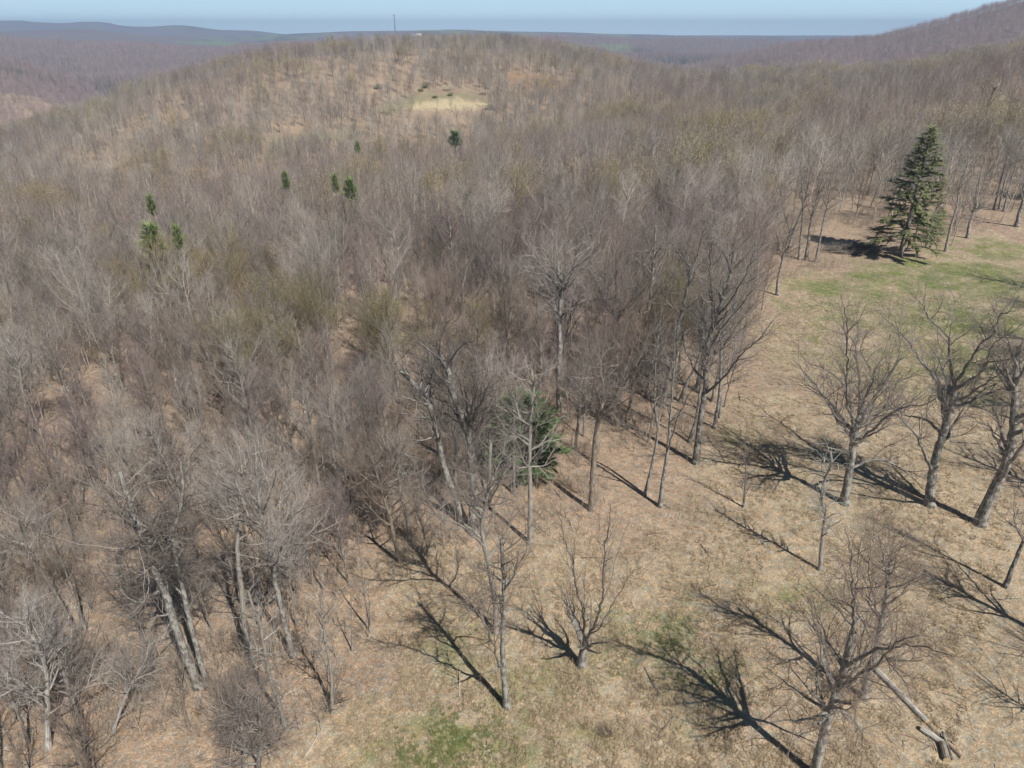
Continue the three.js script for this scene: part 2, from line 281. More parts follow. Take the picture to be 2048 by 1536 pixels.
const nrm = (v) => { const l = Math.hypot(v[0], v[1], v[2]) || 1; return [v[0] / l, v[1] / l, v[2] / l]; };
const add = (a, b, k = 1) => [a[0] + b[0] * k, a[1] + b[1] * k, a[2] + b[2] * k], sub = (a, b) => [a[0] - b[0], a[1] - b[1], a[2] - b[2]], len = (a) => Math.hypot(a[0], a[1], a[2]);
const cross = (a, b) => [a[1] * b[2] - a[2] * b[1], a[2] * b[0] - a[0] * b[2], a[0] * b[1] - a[1] * b[0]];
function path(start, dir, L, n, wander, up, r) {             // a wandering shoot
  const P = [start]; let d = nrm(dir), p = start;
  for (let k = 0; k < n; k++) { d = nrm([d[0] + (r() - 0.5) * wander, d[1] + (r() - 0.5) * wander + up, d[2] + (r() - 0.5) * wander]); p = add(p, d, L / n); P.push(p); }
  return P;
}
const taper = (n, a, b) => Array.from({ length: n + 1 }, (_, k) => lerp(a, b, k / n));
function along(P, s) { for (let k = 1; k < P.length; k++) { const d = sub(P[k], P[k - 1]), l = len(d); if (s <= l || k === P.length - 1) { const t = clamp(s / l); return [add(P[k - 1], d, t), nrm(d), k - 1 + t]; } s -= l; } }
const total = (P) => { let L = 0; for (let k = 1; k < P.length; k++) L += len(sub(P[k], P[k - 1])); return L; };
// twigs on a limb: levels of ever shorter shoots
const DENSE = { lens: [2.7, 1.2, 0.6], gaps: [0.5, 0.23, 0.13], rad: [0.032, 0.013, 0.007], seg: [4, 2, 1], sides: [4, 3, 3], wander: [0.5, 0.5, 0.3], up: [0.09, 0.06, 0.03], angle: [0.85, 0.8, 0.75] };
// big crowns near by: one more order of boughs
const GRAND = { lens: [3.9, 1.9, 0.9, 0.45], gaps: [0.85, 0.48, 0.26, 0.17], rad: [0.045, 0.022, 0.011, 0.0065], seg: [5, 3, 2, 1], sides: [5, 4, 3, 3], wander: [0.6, 0.55, 0.5, 0.3], up: [0.08, 0.07, 0.05, 0.02], angle: [0.8, 0.8, 0.8, 0.75] };
function dress(G, P, R, cfg, level, r, col, tips, from = 0.2) {
  const L = total(P), last = cfg.lens.length - 1; let s = L * from + cfg.gaps[level] * r(), az = r() * 6.28;
  while (s < L * 0.995) {
    const [p, t, k] = along(P, s), kk = Math.floor(k), rad = lerp(R[kk], R[Math.min(R.length - 1, kk + 1)], k - kk);
    az += 2.4 + (r() - 0.5);
    const a = nrm(Math.abs(t[1]) > 0.95 ? [1, 0, 0.1] : cross(t, [0, 1, 0])), b = cross(t, a), an = cfg.angle[level] * (0.65 + 0.7 * r());
    const d = nrm([0, 1, 2].map((c) => t[c] * Math.cos(an) + (a[c] * Math.cos(az) + b[c] * Math.sin(az)) * Math.sin(an) + (c === 1 ? (cfg.lift ?? 0.12) : 0)));
    const l = cfg.lens[level] * (1.1 - 0.6 * s / L) * (0.55 + 0.75 * r()), n = cfg.seg[level], rr = Math.min(rad * 0.7, cfg.rad[level] * (0.7 + 0.6 * r()));
    const Q = path(p, d, l, n, cfg.wander[level], cfg.up[level], r), tint = level === 0 ? 0.5 + 1.0 * r() : 0.8 + 0.4 * r(), cc = [col[0] * tint, col[1] * tint, col[2] * tint], RR = taper(n, rr, level === last ? 0 : rr * 0.3);
    G.tube(Q, RR, cfg.sides[level], cc);
    if (level < last) dress(G, Q, RR, cfg, level + 1, r, col, tips, 0.1); else if (tips) tips.push(Q[n]);
    s += cfg.gaps[level] * (0.6 + 0.8 * r());
  }
}
function refine(P, R, step, jitter, r) {                     // a smooth, slightly crooked line through the points
  const curve = new THREE.CatmullRomCurve3(P.map((p) => new THREE.Vector3(...p)), false, 'centripetal'), n = Math.max(3, Math.round(total(P) / step)), Q = [], S = [];
  const cum = [0]; for (let k = 1; k < P.length; k++) cum.push(cum[k - 1] + len(sub(P[k], P[k - 1])));
  for (let k = 0; k <= n; k++) {
    const u = k / n, q = curve.getPointAt(u), j = k && k < n ? jitter : 0, d = u * cum[cum.length - 1]; let i = 1; while (i < cum.length - 1 && cum[i] < d) i++;
    Q.push([q.x + (r() - 0.5) * j, q.y + (r() - 0.5) * j * 0.5, q.z + (r() - 0.5) * j]); S.push(lerp(R[i - 1], R[i], clamp((d - cum[i - 1]) / (cum[i] - cum[i - 1]))) * (1 + (r() - 0.5) * 0.1));
  }
  return [Q, S];
}

// ───────── bark ─────────
function barkMap(seed, pale, lichen, W = 128, H = 512) {
  const r = rngOf(seed), data = new Uint8Array(W * H * 4), hgt = new Uint8Array(W * H * 4);
  for (let j = 0; j < H; j++) for (let i = 0; i < W; i++) {
    const u = i / W * 16, v = j / H * 16, per = (x, y, f) => vn((x * f) % (16 * f), y * f) * (1 - i / W) + vn((x * f) % (16 * f) - 16 * f + 512, y * f) * (i / W);
    const ridge = Math.abs(per(u, v * 0.22, 1.6) - 0.5) * 2, fine = vn(u * 3 + 9, v * 1.1), l = smooth(0.58, 0.66, vn(u * 0.5 + seed, v * 0.7 + 5) * 0.7 + vn(u * 2, v * 2.4) * 0.3) * lichen;
    const k = 0.42 + 0.75 * ridge + 0.35 * (fine - 0.5) + 0.2 * (r() - 0.5), o = (j * W + i) * 4, c = [pale[0] * k, pale[1] * k, pale[2] * k], lc = [0.46, 0.46, 0.42];
    for (let q = 0; q < 3; q++) data[o + q] = SRGB[clamp(lerp(c[q], lc[q] * (0.8 + 0.4 * fine), l) * 4096, 0, 4096) | 0];
    data[o + 3] = hgt[o + 3] = 255; hgt[o] = hgt[o + 1] = hgt[o + 2] = clamp(ridge * 0.7 + fine * 0.3) * 255;
  }
  const mk = (d, s) => { const t = new THREE.DataTexture(d, W, H, THREE.RGBAFormat); if (s) t.colorSpace = THREE.SRGBColorSpace; t.wrapS = t.wrapT = THREE.RepeatWrapping; t.magFilter = THREE.LinearFilter; t.repeat.set(1, 0.25); t.needsUpdate = true; return t; };
  return new THREE.MeshStandardMaterial({ roughness: 0.92, map: mk(data, true), bumpMap: mk(hgt), bumpScale: 0.045 });
}
const BARK = { grey: barkMap(1, [0.33, 0.305, 0.28], 0.6), dark: barkMap(2, [0.24, 0.215, 0.195], 0.55), pale: barkMap(3, [0.50, 0.455, 0.40], 0.35), white: barkMap(4, [0.62, 0.59, 0.55], 0.3), tan: barkMap(5, [0.40, 0.33, 0.26], 0.25) };
const plain = (rgb) => new THREE.MeshStandardMaterial({ roughness: 0.9, vertexColors: true, color: new THREE.Color().setRGB(...rgb) });
const TWIG = { grey: plain([0.26, 0.225, 0.20]), brown: plain([0.235, 0.185, 0.15]), mauve: plain([0.23, 0.175, 0.17]), pale: plain([0.37, 0.335, 0.305]), white: plain([0.44, 0.41, 0.38]), dark: plain([0.125, 0.105, 0.095]), olive: plain([0.215, 0.185, 0.11]), lichen: plain([0.40, 0.40, 0.35]) };
const leafy = (rgb) => new THREE.MeshPhysicalMaterial({ roughness: 0.9, vertexColors: true, color: new THREE.Color().setRGB(...rgb), transmission: 0.35, thickness: 0 });
const BUD = leafy([0.34, 0.30, 0.06]), needles = (c) => { const m = leafy(c); m.transmission = 0.3; return m; }, NEEDLE = needles([0.145, 0.235, 0.085]), NEEDLE2 = needles([0.21, 0.24, 0.075]), NEEDLE3 = needles([0.25, 0.32, 0.10]);

const used = new Map();
function numbered(name) { const n = used.get(name) ?? 0; used.set(name, n + 1); return n ? `${name}_${String(n).padStart(3, '0')}` : name; }
function thing(name, label, category, p, group) { const o = new THREE.Group(); o.name = numbered(name); o.position.set(...p); o.userData = { label, category }; if (group) o.userData.group = group; scene.add(o); return o; }
function mesh(name, g, m, parent, kind) { const o = new THREE.Mesh(g, m); o.name = name; o.castShadow = o.receiveShadow = true; if (kind) o.userData.kind = kind; parent.add(o); return o; }

// ───────── trees whose limbs are drawn one by one ─────────
// base: where it stands (pixel); w: trunk width there; trunk, limbs: lines of pixels in the upright plane through the base, limbs reaching out of that plane
const HEROES = [];
function hero(o) { HEROES.push(o); }
function buildHero(o, seed) {
  const r = rngOf(seed * 977 + 13), B = at(...o.base), hd = Math.hypot(B[0], B[2]), fx = B[0] / hd, fD = B[2] / hd;        // sight line over the ground
  const depth = project(B[0], B[1], B[2])[2], m = depth / FPX, unit = (px, py, d) => {
    const q = ray(px, py), k = (hd + d) / (q[0] * fx + q[2] * fD);
    return [q[0] * k - B[0], EYE + q[1] * k - B[1], -(q[2] * k - B[2])];
  };
  const t = thing(o.name ?? 'bare_tree', o.label, o.category ?? 'tree', [B[0], B[1] - 0.06, -B[2]], o.group);
  const bark = BARK[o.bark ?? 'grey'], twig = TWIG[o.twig ?? 'grey'], r0 = o.w / 2 * m * 0.9, lines = [];
  const trunkPx = [o.base, ...o.trunk], pts = trunkPx.map((p, k) => (k ? unit(p[0], p[1], (o.lean ?? 0) * k / trunkPx.length) : [0, 0, 0]));
  const rEnd = o.end ?? (o.limbs?.length > 2 ? 0.45 : 0.12), L = total(pts);
  let cum = 0; const R = pts.map((p, k) => { if (k) cum += len(sub(p, pts[k - 1])); return Math.max(0.012, r0 * lerp(1, rEnd, Math.pow(cum / L, 0.85))); });
  let [P, S] = refine(pts, R, 0.5, r0 * 0.25, r);
  S = S.map((s, k) => s * (1 + 0.55 * Math.exp(-Math.max(0, P[k][1]) / 0.45)));
  P[0] = add(P[0], [0, -0.25, 0]);
  lines.push({ P, S, px: P.map((p) => project(p[0] + B[0], p[1] + B[1], B[2] - p[2])) });
  const tg = new Geo(); tg.tube(P, S, r0 > 0.16 ? 10 : 7); mesh('trunk', tg.done(), bark, t);
  const crown = new Geo(), big = o.w * m > 0.55 && depth < 125 && !(o.cfg && o.cfg.lens), cfg = o.off ? { ...DENSE, lens: [3.2, 1.6, 0.8], gaps: [0.8, 0.42, 0.27], rad: [0.05, 0.022, 0.012] } : big ? { ...GRAND, lift: o.cfg?.lift } : { ...DENSE, ...(depth > 125 ? { gaps: [0.7, 0.36, 0.24], rad: [0.04, 0.02, 0.012] } : {}), ...(o.cfg ?? {}) }, tips = o.buds ? [] : null;
  const end = P[P.length - 1];
  if (!o.snag) dress(crown, P, S, cfg, 0, r, [1, 1, 1], tips, o.from ?? 0.45);
  const limbs = [...(o.limbs ?? [])];
  for (let k = 0; k < Math.round((o.extra ?? 0) * (depth < 125 && !o.off ? 2.1 : 1.4)); k++) limbs.push(null);
  limbs.forEach((q, n) => {
    let pts3, a0, rad0;
    if (q) {
      let best = 1e9, at0; for (const ln of lines) ln.px.forEach((p, k) => { const d = Math.hypot(p[0] - q[0][0], p[1] - q[0][1]); if (d < best) { best = d; at0 = [ln, k]; } });
      const [ln, k] = at0; a0 = ln.P[k]; rad0 = Math.min(ln.S[k] * 0.6, r0 * 0.42) * (q.pale ? 0.6 : 1);
      const d0 = a0[0] * fx - a0[2] * fD, last = q[q.length - 1], span = Math.hypot(last[0] - q[0][0], last[1] - q[0][1]) * m, sgn = (n % 2 ? 1 : -1) * (0.5 + 0.6 * r());
      pts3 = [a0, ...q.slice(1).map((p, i) => unit(p[0], p[1], d0 + sgn * span * 0.85 * (i + 1) / (q.length - 1)))];
    } else {                                                  // limbs towards and away from the viewer, which a flat trace cannot show
      const [p, , k] = along(P, L * lerp(o.from ?? 0.45, 0.95, r())), az = r() * 6.28; a0 = p; rad0 = S[Math.floor(k)] * 0.6;
      pts3 = path(p, [Math.cos(az), 0.7 + r() * 0.6, Math.sin(az)], (o.reach ?? 4) * (0.7 + 0.6 * r()), 4, 0.35, 0.08, r);
    }
    const LL = total(pts3); let c = 0; const RR = pts3.map((p, k) => { if (k) c += len(sub(p, pts3[k - 1])); return Math.max(0.010, rad0 * lerp(1, 0.12, Math.pow(c / LL, 0.8))); });
    const [LP, LS] = refine(pts3, RR, 0.55, Math.min(0.2, 0.05 + rad0), r), g = new Geo(); g.tube(LP, LS, rad0 > 0.09 ? 7 : 5);
    mesh('limb', g.done(), q?.pale ? BARK.white : bark, t);
    lines.push({ P: LP, S: LS, px: LP.map((p) => project(p[0] + B[0], p[1] + B[1], B[2] - p[2])) });
    dress(crown, LP, LS, cfg, 0, r, [1, 1, 1], tips, 0.18);
  });
  if (crown.i.length) mesh('crown', crown.done(), twig, t, 'stuff');
  if (tips) { const b = new Geo(); for (const p of tips) if (r() < o.buds) { const s = 0.7 + 0.6 * r(); b.leaf(p, r, 0.05 + 0.06 * r(), [s, s, s]); } mesh('buds', b.done(), BUD, t, 'stuff'); }
  return t;
}
// lawn, right
hero({ label: 'grey lawn tree with straight trunk forking in three, left of the fallen log', base: [1629, 1552], w: 22, bark: 'grey', twig: 'brown', trunk: [[1636, 1515], [1658, 1435], [1672, 1387], [1692, 1321], [1706, 1262]], end: 0.6, from: 0.3, extra: 5, reach: 5, cfg: { lens: [2.9, 1.4, 0.7], up: [0.02, 0.02, 0], gaps: [0.6, 0.25, 0.14] },
  limbs: [[[1705, 1258], [1705, 1185], [1702, 1100], [1690, 1050]], [[1709, 1256], [1741, 1213], [1759, 1157], [1772, 1100], [1782, 1050], [1792, 1018]], [[1712, 1248], [1711, 1194], [1716, 1134], [1722, 1080]], [[1703, 1252], [1664, 1205], [1627, 1171], [1599, 1128]], [[1741, 1211], [1797, 1177], [1826, 1126], [1846, 1106]], [[1655, 1415], [1582, 1372], [1533, 1333]], [[1681, 1390], [1749, 1327], [1797, 1284], [1850, 1260]], [[1661, 1392], [1655, 1321], [1641, 1259], [1626, 1194]], [[1650, 1425], [1599, 1438], [1536, 1443]], [[1668, 1405], [1712, 1441], [1728, 1496]], [[1690, 1325], [1760, 1295], [1840, 1290], [1900, 1308]], [[1766, 1140], [1810, 1080], [1840, 1040]]] });
hero({ label: 'slim bare tree with a snapped top standing at the end of the long fallen log', base: [1727, 1396], w: 17, bark: 'grey', twig: 'brown', trunk: [[1735, 1350], [1746, 1316], [1760, 1259], [1769, 1214], [1776, 1165], [1782, 1120]], limbs: [[[1752, 1296], [1777, 1314], [1826, 1322], [1850, 1316]], [[1747, 1308], [1735, 1262], [1722, 1232]], [[1768, 1216], [1800, 1190], [1830, 1150]], [[1760, 1255], [1700, 1225], [1660, 1190]], [[1776, 1165], [1765, 1100], [1752, 1060]]], extra: 4, reach: 3.5, from: 0.35 });
hero({ label: 'great lawn tree splitting low, pale second trunk leaning left across the wide tree', base: [1859, 1010], w: 21, bark: 'grey', twig: 'grey', trunk: [[1863, 961], [1875, 904], [1890, 852], [1904, 808], [1909, 770]], end: 0.6, from: 0.5, extra: 4, reach: 6,
  limbs: [[[1908, 765], [1898, 700], [1896, 675], [1861, 637], [1843, 605], [1806, 572]], [[1899, 690], [1903, 650], [1911, 615], [1903, 582], [1891, 560], [1903, 535]], [[1911, 768], [1941, 720], [1966, 682], [1988, 665], [1998, 632], [2021, 620], [2038, 590]], [[1968, 680], [1958, 662], [1946, 642], [1926, 610], [1918, 575]], [[1908, 785], [1961, 745], [1978, 710], [1986, 692], [2026, 650]], [[1905, 790], [1868, 750], [1843, 720], [1811, 675], [1781, 645], [1751, 617]], [[1864, 940], [1846, 899], [1833, 870], [1796, 829], [1778, 803], [1761, 772], [1751, 750]], [[1884, 868], [1856, 839], [1809, 829], [1780, 800]], [[1998, 632], [1975, 590], [1965, 560]], [[1988, 665], [2010, 600], [2030, 555]]], cfg: { gaps: [0.75, 0.27, 0.15] } });
hero({ label: 'wide many-limbed lawn tree whose low limb arches over the pale leaning trunk', base: [1688, 1006], w: 19, bark: 'grey', twig: 'grey', trunk: [[1697, 956], [1705, 909], [1708, 865], [1714, 842]], end: 0.7, from: 0.75, extra: 5, reach: 5.5,
  limbs: [[[1711, 850], [1698, 815], [1693, 780], [1696, 720], [1693, 680], [1696, 645], [1691, 625], [1683, 585]], [[1706, 856], [1686, 842], [1661, 807], [1641, 780], [1611, 745], [1586, 715]], [[1645, 786], [1610, 768], [1575, 756], [1548, 745]], [[1693, 785], [1678, 757], [1646, 735], [1618, 725], [1573, 662]], [[1646, 735], [1623, 700], [1598, 672]], [[1713, 845], [1716, 832], [1721, 795], [1716, 745], [1713, 695], [1691, 660], [1672, 640]], [[1716, 838], [1721, 815], [1743, 770], [1748, 752], [1732, 720], [1721, 695], [1736, 665], [1766, 642]], [[1716, 840], [1726, 827], [1761, 780], [1791, 730], [1813, 702], [1826, 687]], [[1708, 895], [1716, 886], [1749, 855], [1791, 821], [1822, 810], [1848, 807], [1896, 785]], [[1697, 945], [1731, 922], [1765, 918], [1809, 941], [1848, 980]], [[1748, 752], [1770, 700], [1785, 650], [1778, 620]], [[1696, 720], [1715, 660], [1712, 600]], [[1761, 780], [1800, 700], [1790, 640], [1760, 595]]], cfg: { gaps: [0.75, 0.27, 0.15] } });
hero({ label: 'thick leaning tree at the lawn\'s right edge with white shoots round its foot', base: [1957, 1047], w: 26, bark: 'grey', twig: 'grey', trunk: [[1979, 1000], [1999, 956], [2018, 904], [2027, 860], [2029, 815], [2031, 770], [2034, 735], [2040, 690]], end: 0.4, from: 0.4, extra: 5, reach: 5, limbs: [[[1994, 968], [2018, 930], [2050, 880], [2085, 820], [2110, 760]], [[2029, 800], [2015, 770], [2001, 755], [1978, 702], [1962, 680]], [[2031, 770], [2058, 715], [2070, 650]], [[2012, 920], [1990, 870], [1975, 842]], [[2034, 735], [2015, 680], [2008, 640]]] });
hero({ name: 'sprout_clump', category: 'shrub', label: 'white gnarled shoots around the foot of the thick leaning lawn tree', base: [1962, 1052], w: 4, bark: 'white', twig: 'white', trunk: [[1966, 1040], [1975, 1020], [1985, 1008]], limbs: [[[1962, 1046], [1950, 1036], [1944, 1030]], [[1966, 1040], [1980, 1035], [1986, 1026]], [[1970, 1030], [1990, 990], [2002, 970]], [[1966, 1040], [1955, 1022], [1966, 1012]]], cfg: { lens: [0.7, 0.4, 0.25], gaps: [0.5, 0.3, 0.2], rad: [0.02, 0.01, 0.006] } });
hero({ label: 'slim dark tree leaning out over the right edge of the lawn', base: [2010, 1174], w: 11, bark: 'dark', twig: 'mauve', trunk: [[2027, 1130], [2047, 1082], [2070, 1020], [2092, 960], [2110, 900]], limbs: [[[2047, 1082], [2030, 1040], [2022, 1000]], [[2060, 1050], [2100, 1000], [2140, 970]]], extra: 4 });
hero({ name: 'dead_tree', label: 'gnarled pale lichen-covered dead tree in front of the wide many-limbed tree', base: [1640, 1140], w: 9, bark: 'pale', twig: 'lichen', trunk: [[1645, 1073], [1651, 1021], [1643, 993], [1656, 943], [1664, 922], [1660, 900]], limbs: [[[1652, 1015], [1630, 1000], [1612, 985]], [[1655, 950], [1625, 945], [1605, 955]], [[1660, 925], [1690, 930], [1706, 945]], [[1664, 915], [1650, 880], [1628, 866]], [[1658, 940], [1640, 905], [1610, 890]], [[1662, 920], [1690, 895], [1698, 868], [1686, 850]], [[1648, 1040], [1668, 1025], [1690, 1030]]], cfg: { lens: [1.7, 0.9, 0.45], gaps: [0.5, 0.3, 0.2], wander: [1.2, 1.0, 0.6], lift: 0, angle: [1.1, 1, 0.9] }, extra: 6, reach: 2.2, from: 0.3 });
hero({ name: 'sapling', label: 'small dark sapling in the shade streaks between wide lawn tree and lawn edge', base: [1487, 1014], w: 5, bark: 'dark', twig: 'mauve', trunk: [[1492, 951], [1490, 888], [1494, 850]], cfg: { lens: [1.6, 0.8, 0.4], gaps: [0.4, 0.25, 0.2] }, from: 0.15 });
// edge of the wood, centre right
hero({ label: 'dark wood-edge tree with one long limb sweeping right over the lawn', base: [1391, 926], w: 15, bark: 'dark', twig: 'grey', trunk: [[1403, 826], [1411, 779], [1412, 735], [1415, 690], [1431, 638], [1450, 590], [1462, 540], [1470, 500]], limbs: [[[1411, 785], [1447, 754], [1481, 710], [1528, 666], [1546, 640]], [[1412, 740], [1403, 663], [1409, 591], [1400, 530]], [[1413, 720], [1440, 660], [1490, 600], [1520, 560]], [[1412, 760], [1390, 740], [1372, 700], [1365, 660]], [[1424, 655], [1425, 590], [1420, 520], [1428, 470]], [[1447, 754], [1475, 700], [1490, 640]], [[1431, 638], [1480, 570], [1510, 500]], [[1415, 690], [1450, 640], [1470, 590]]], extra: 5, reach: 4.5, cfg: { up: [0.14, 0.1, 0.04], angle: [0.65, 0.7, 0.7] } });
hero({ label: 'thin tree right beside the dark-trunked wood edge tree', base: [1378, 884], w: 8, bark: 'dark', twig: 'grey', trunk: [[1392, 838], [1400, 780], [1405, 720], [1412, 660], [1405, 600]], extra: 4, reach: 2.5, from: 0.35 });
hero({ label: 'straight slim tree standing furthest out on the lawn side of the wood edge', base: [1428, 856], w: 8, bark: 'grey', twig: 'grey', trunk: [[1437, 804], [1442, 747], [1444, 685], [1462, 638], [1475, 570], [1482, 500]], limbs: [[[1446, 700], [1480, 640], [1520, 590]], [[1444, 685], [1440, 600], [1450, 520]], [[1466, 630], [1500, 560], [1505, 490]]], extra: 5, reach: 4, cfg: { up: [0.16, 0.1, 0.04], angle: [0.6, 0.7, 0.7] } });
hero({ label: 'tall leaning grey tree in the open wood, trunk bare to the crown', base: [1324, 814], w: 12, bark: 'grey', twig: 'grey', trunk: [[1334, 763], [1347, 716], [1356, 654], [1372, 591], [1382, 550], [1392, 510]], limbs: [[[1376, 575], [1395, 535], [1425, 510]], [[1382, 552], [1360, 500], [1345, 460]], [[1388, 528], [1405, 470], [1420, 430]], [[1345, 722], [1325, 690], [1318, 650]]], extra: 5, reach: 4.5, from: 0.6 });
hero({ label: 'leaning grey tree just right of the tall leaning one in the open wood', base: [1359, 803], w: 9, bark: 'grey', twig: 'grey', trunk: [[1375, 763], [1394, 725], [1406, 679], [1415, 620], [1425, 560]], extra: 5, reach: 3.5 });
hero({ label: 'slim forked tree at the wood edge, tallest of the thin pair on bare leaves', base: [1320, 1013], w: 10, bark: 'grey', twig: 'grey', trunk: [[1325, 966], [1334, 910], [1339, 854], [1347, 747], [1349, 690], [1352, 640]], limbs: [[[1335, 905], [1356, 835], [1375, 794], [1398, 750]], [[1347, 747], [1330, 700], [1322, 660]]], extra: 5, reach: 2.4, cfg: { lens: [1.8, 0.9, 0.45], gaps: [0.8, 0.35, 0.22] } });
hero({ label: 'thin crooked tree left of the slim forked tree, scarred pale halfway up', base: [1290, 990], w: 8, bark: 'grey', twig: 'grey', trunk: [[1306, 919], [1316, 860], [1309, 804], [1312, 716], [1319, 654], [1324, 610]], extra: 6, reach: 2.2, cfg: { lens: [1.8, 0.9, 0.45], gaps: [0.8, 0.35, 0.22] } });
hero({ label: 'straight tan trunk right of the green hemlock forking at half height', base: [1183, 1020], w: 14, bark: 'tan', twig: 'grey', trunk: [[1187, 925], [1197, 838], [1204, 822]], end: 0.75, from: 0.9, limbs: [[[1203, 824], [1195, 795], [1187, 745], [1179, 698], [1170, 640]], [[1205, 822], [1208, 795], [1205, 765], [1202, 730], [1210, 660]], [[1205, 822], [1220, 808], [1234, 779], [1262, 747], [1287, 710], [1300, 660]], [[1203, 828], [1180, 815], [1165, 790], [1160, 750]], [[1238, 776], [1240, 720], [1250, 650]]], extra: 3, reach: 4 });
hero({ label: 'pale grey bare tree standing right in front of the green hemlock', base: [1060, 1086], w: 12, bark: 'pale', twig: 'pale', trunk: [[1060, 990], [1059, 909], [1062, 844], [1064, 802], [1068, 770], [1062, 735]], limbs: [[[1060, 870], [1078, 841], [1085, 811], [1108, 789]], [[1061, 828], [1039, 821], [1017, 811], [1005, 820]], [[1060, 890], [1030, 868], [1000, 850]], [[1060, 900], [1095, 880], [1120, 850]], [[1061, 930], [1035, 935], [1010, 960]], [[1060, 935], [1090, 930], [1115, 915]], [[1063, 812], [1080, 770], [1090, 735]]], extra: 4, reach: 3, from: 0.4, cfg: { lift: 0.02, gaps: [0.8, 0.34, 0.2] } });
hero({ label: 'large old tree with pale dead limbs reaching left, left of green hemlock', base: [945, 1064], w: 19, bark: 'dark', twig: 'dark', trunk: [[946, 1010], [942, 925], [935, 860], [922, 828], [906, 782], [896, 737], [886, 722]], end: 0.55, from: 0.55, limbs: [[[884, 722], [872, 708], [854, 694], [835, 683], [818, 672], [799, 670]], [[888, 724], [880, 705], [873, 681], [870, 659], [890, 629]], [[892, 732], [905, 715], [919, 694], [935, 684], [952, 681]], Object.assign([[914, 800], [900, 788], [880, 776], [838, 746], [799, 737], [769, 750]], { pale: true }), [[933, 855], [952, 821], [968, 789], [984, 756]], [[935, 870], [960, 850], [985, 800], [1000, 765]], [[940, 915], [970, 880], [985, 850]]], extra: 4, reach: 4.5 });
hero({ label: 'grey double trunk leaning left beside the large old tree with dead limbs', base: [929, 1045], w: 17, bark: 'grey', twig: 'grey', trunk: [[915, 1003], [899, 964], [886, 925], [878, 885], [870, 854], [860, 815], [841, 782], [818, 756], [800, 740]], limbs: [[[868, 852], [847, 834], [828, 833], [800, 800]], [[876, 875], [884, 840], [890, 800]], [[858, 812], [835, 800], [790, 790], [770, 770]], [[884, 915], [850, 890], [810, 870]], Object.assign([[872, 868], [836, 880], [820, 875], [800, 877]], { pale: true })], extra: 4, reach: 3.5 });
hero({ label: 'thin dark trunk close on the right of the large old tree', base: [957, 1062], w: 8, bark: 'dark', twig: 'dark', trunk: [[953, 980], [950, 900], [944, 830], [950, 760], [958, 700]], extra: 5, reach: 2.5 });
hero({ label: 'leaning lichen-grey tree with branches spread flat, left of the double trunk', base: [822, 1080], w: 10, bark: 'grey', twig: 'pale', trunk: [[812, 1030], [802, 987], [797, 960], [790, 940], [775, 915], [760, 893]], limbs: [[[799, 984], [773, 955], [740, 929], [715, 915]], [[802, 997], [773, 1020], [740, 1026], [712, 1040]], [[795, 950], [800, 910], [815, 880]], [[808, 1015], [835, 985], [850, 960]]], extra: 6, reach: 3, cfg: { lift: 0 } });
// lawn corner, centre
hero({ label: 'bare tree with a pale grey foot behind the front lawn tree', base: [992, 1266], w: 14, bark: 'pale', twig: 'grey', trunk: [[991, 1205], [984, 1161], [975, 1117], [968, 1082], [964, 1044], [974, 1005], [978, 950], [981, 880]], limbs: [[[967, 1098], [942, 1067], [924, 1050], [877, 1029], [850, 985], [831, 925]], [[966, 1060], [950, 1000], [930, 940], [915, 900]], [[974, 1010], [1000, 960], [1015, 900]], [[976, 1120], [1010, 1070], [1030, 1010], [1040, 970]], Object.assign([[980, 1148], [950, 1135], [915, 1127], [895, 1124]], { pale: true }), [[990, 1185], [970, 1200], [955, 1212]], [[924, 1050], [880, 1060], [840, 1050]]], extra: 5, reach: 4, cfg: { lift: 0.02 } });
hero({ label: 'front lawn tree with two leading stems and a broad shadow at its left', base: [1014, 1414], w: 15, bark: 'grey', twig: 'brown', trunk: [[1008, 1352], [1005, 1293], [1008, 1234], [1008, 1176], [1005, 1117], [1003, 1075]], limbs: [[[1004, 1345], [994, 1316], [983, 1278], [962, 1231], [936, 1199], [918, 1176], [889, 1146], [880, 1100]], [[1008, 1232], [1018, 1217], [1045, 1222], [1075, 1235]], [[1006, 1331], [980, 1340], [956, 1352]], [[962, 1231], [930, 1250], [900, 1262]], [[936, 1199], [900, 1200], [870, 1190]], [[983, 1278], [950, 1290], [925, 1282]], [[1008, 1180], [1030, 1140], [1036, 1100]]], extra: 6, reach: 3, from: 0.35, cfg: { lens: [2.2, 1.0, 0.5], lift: 0 } });
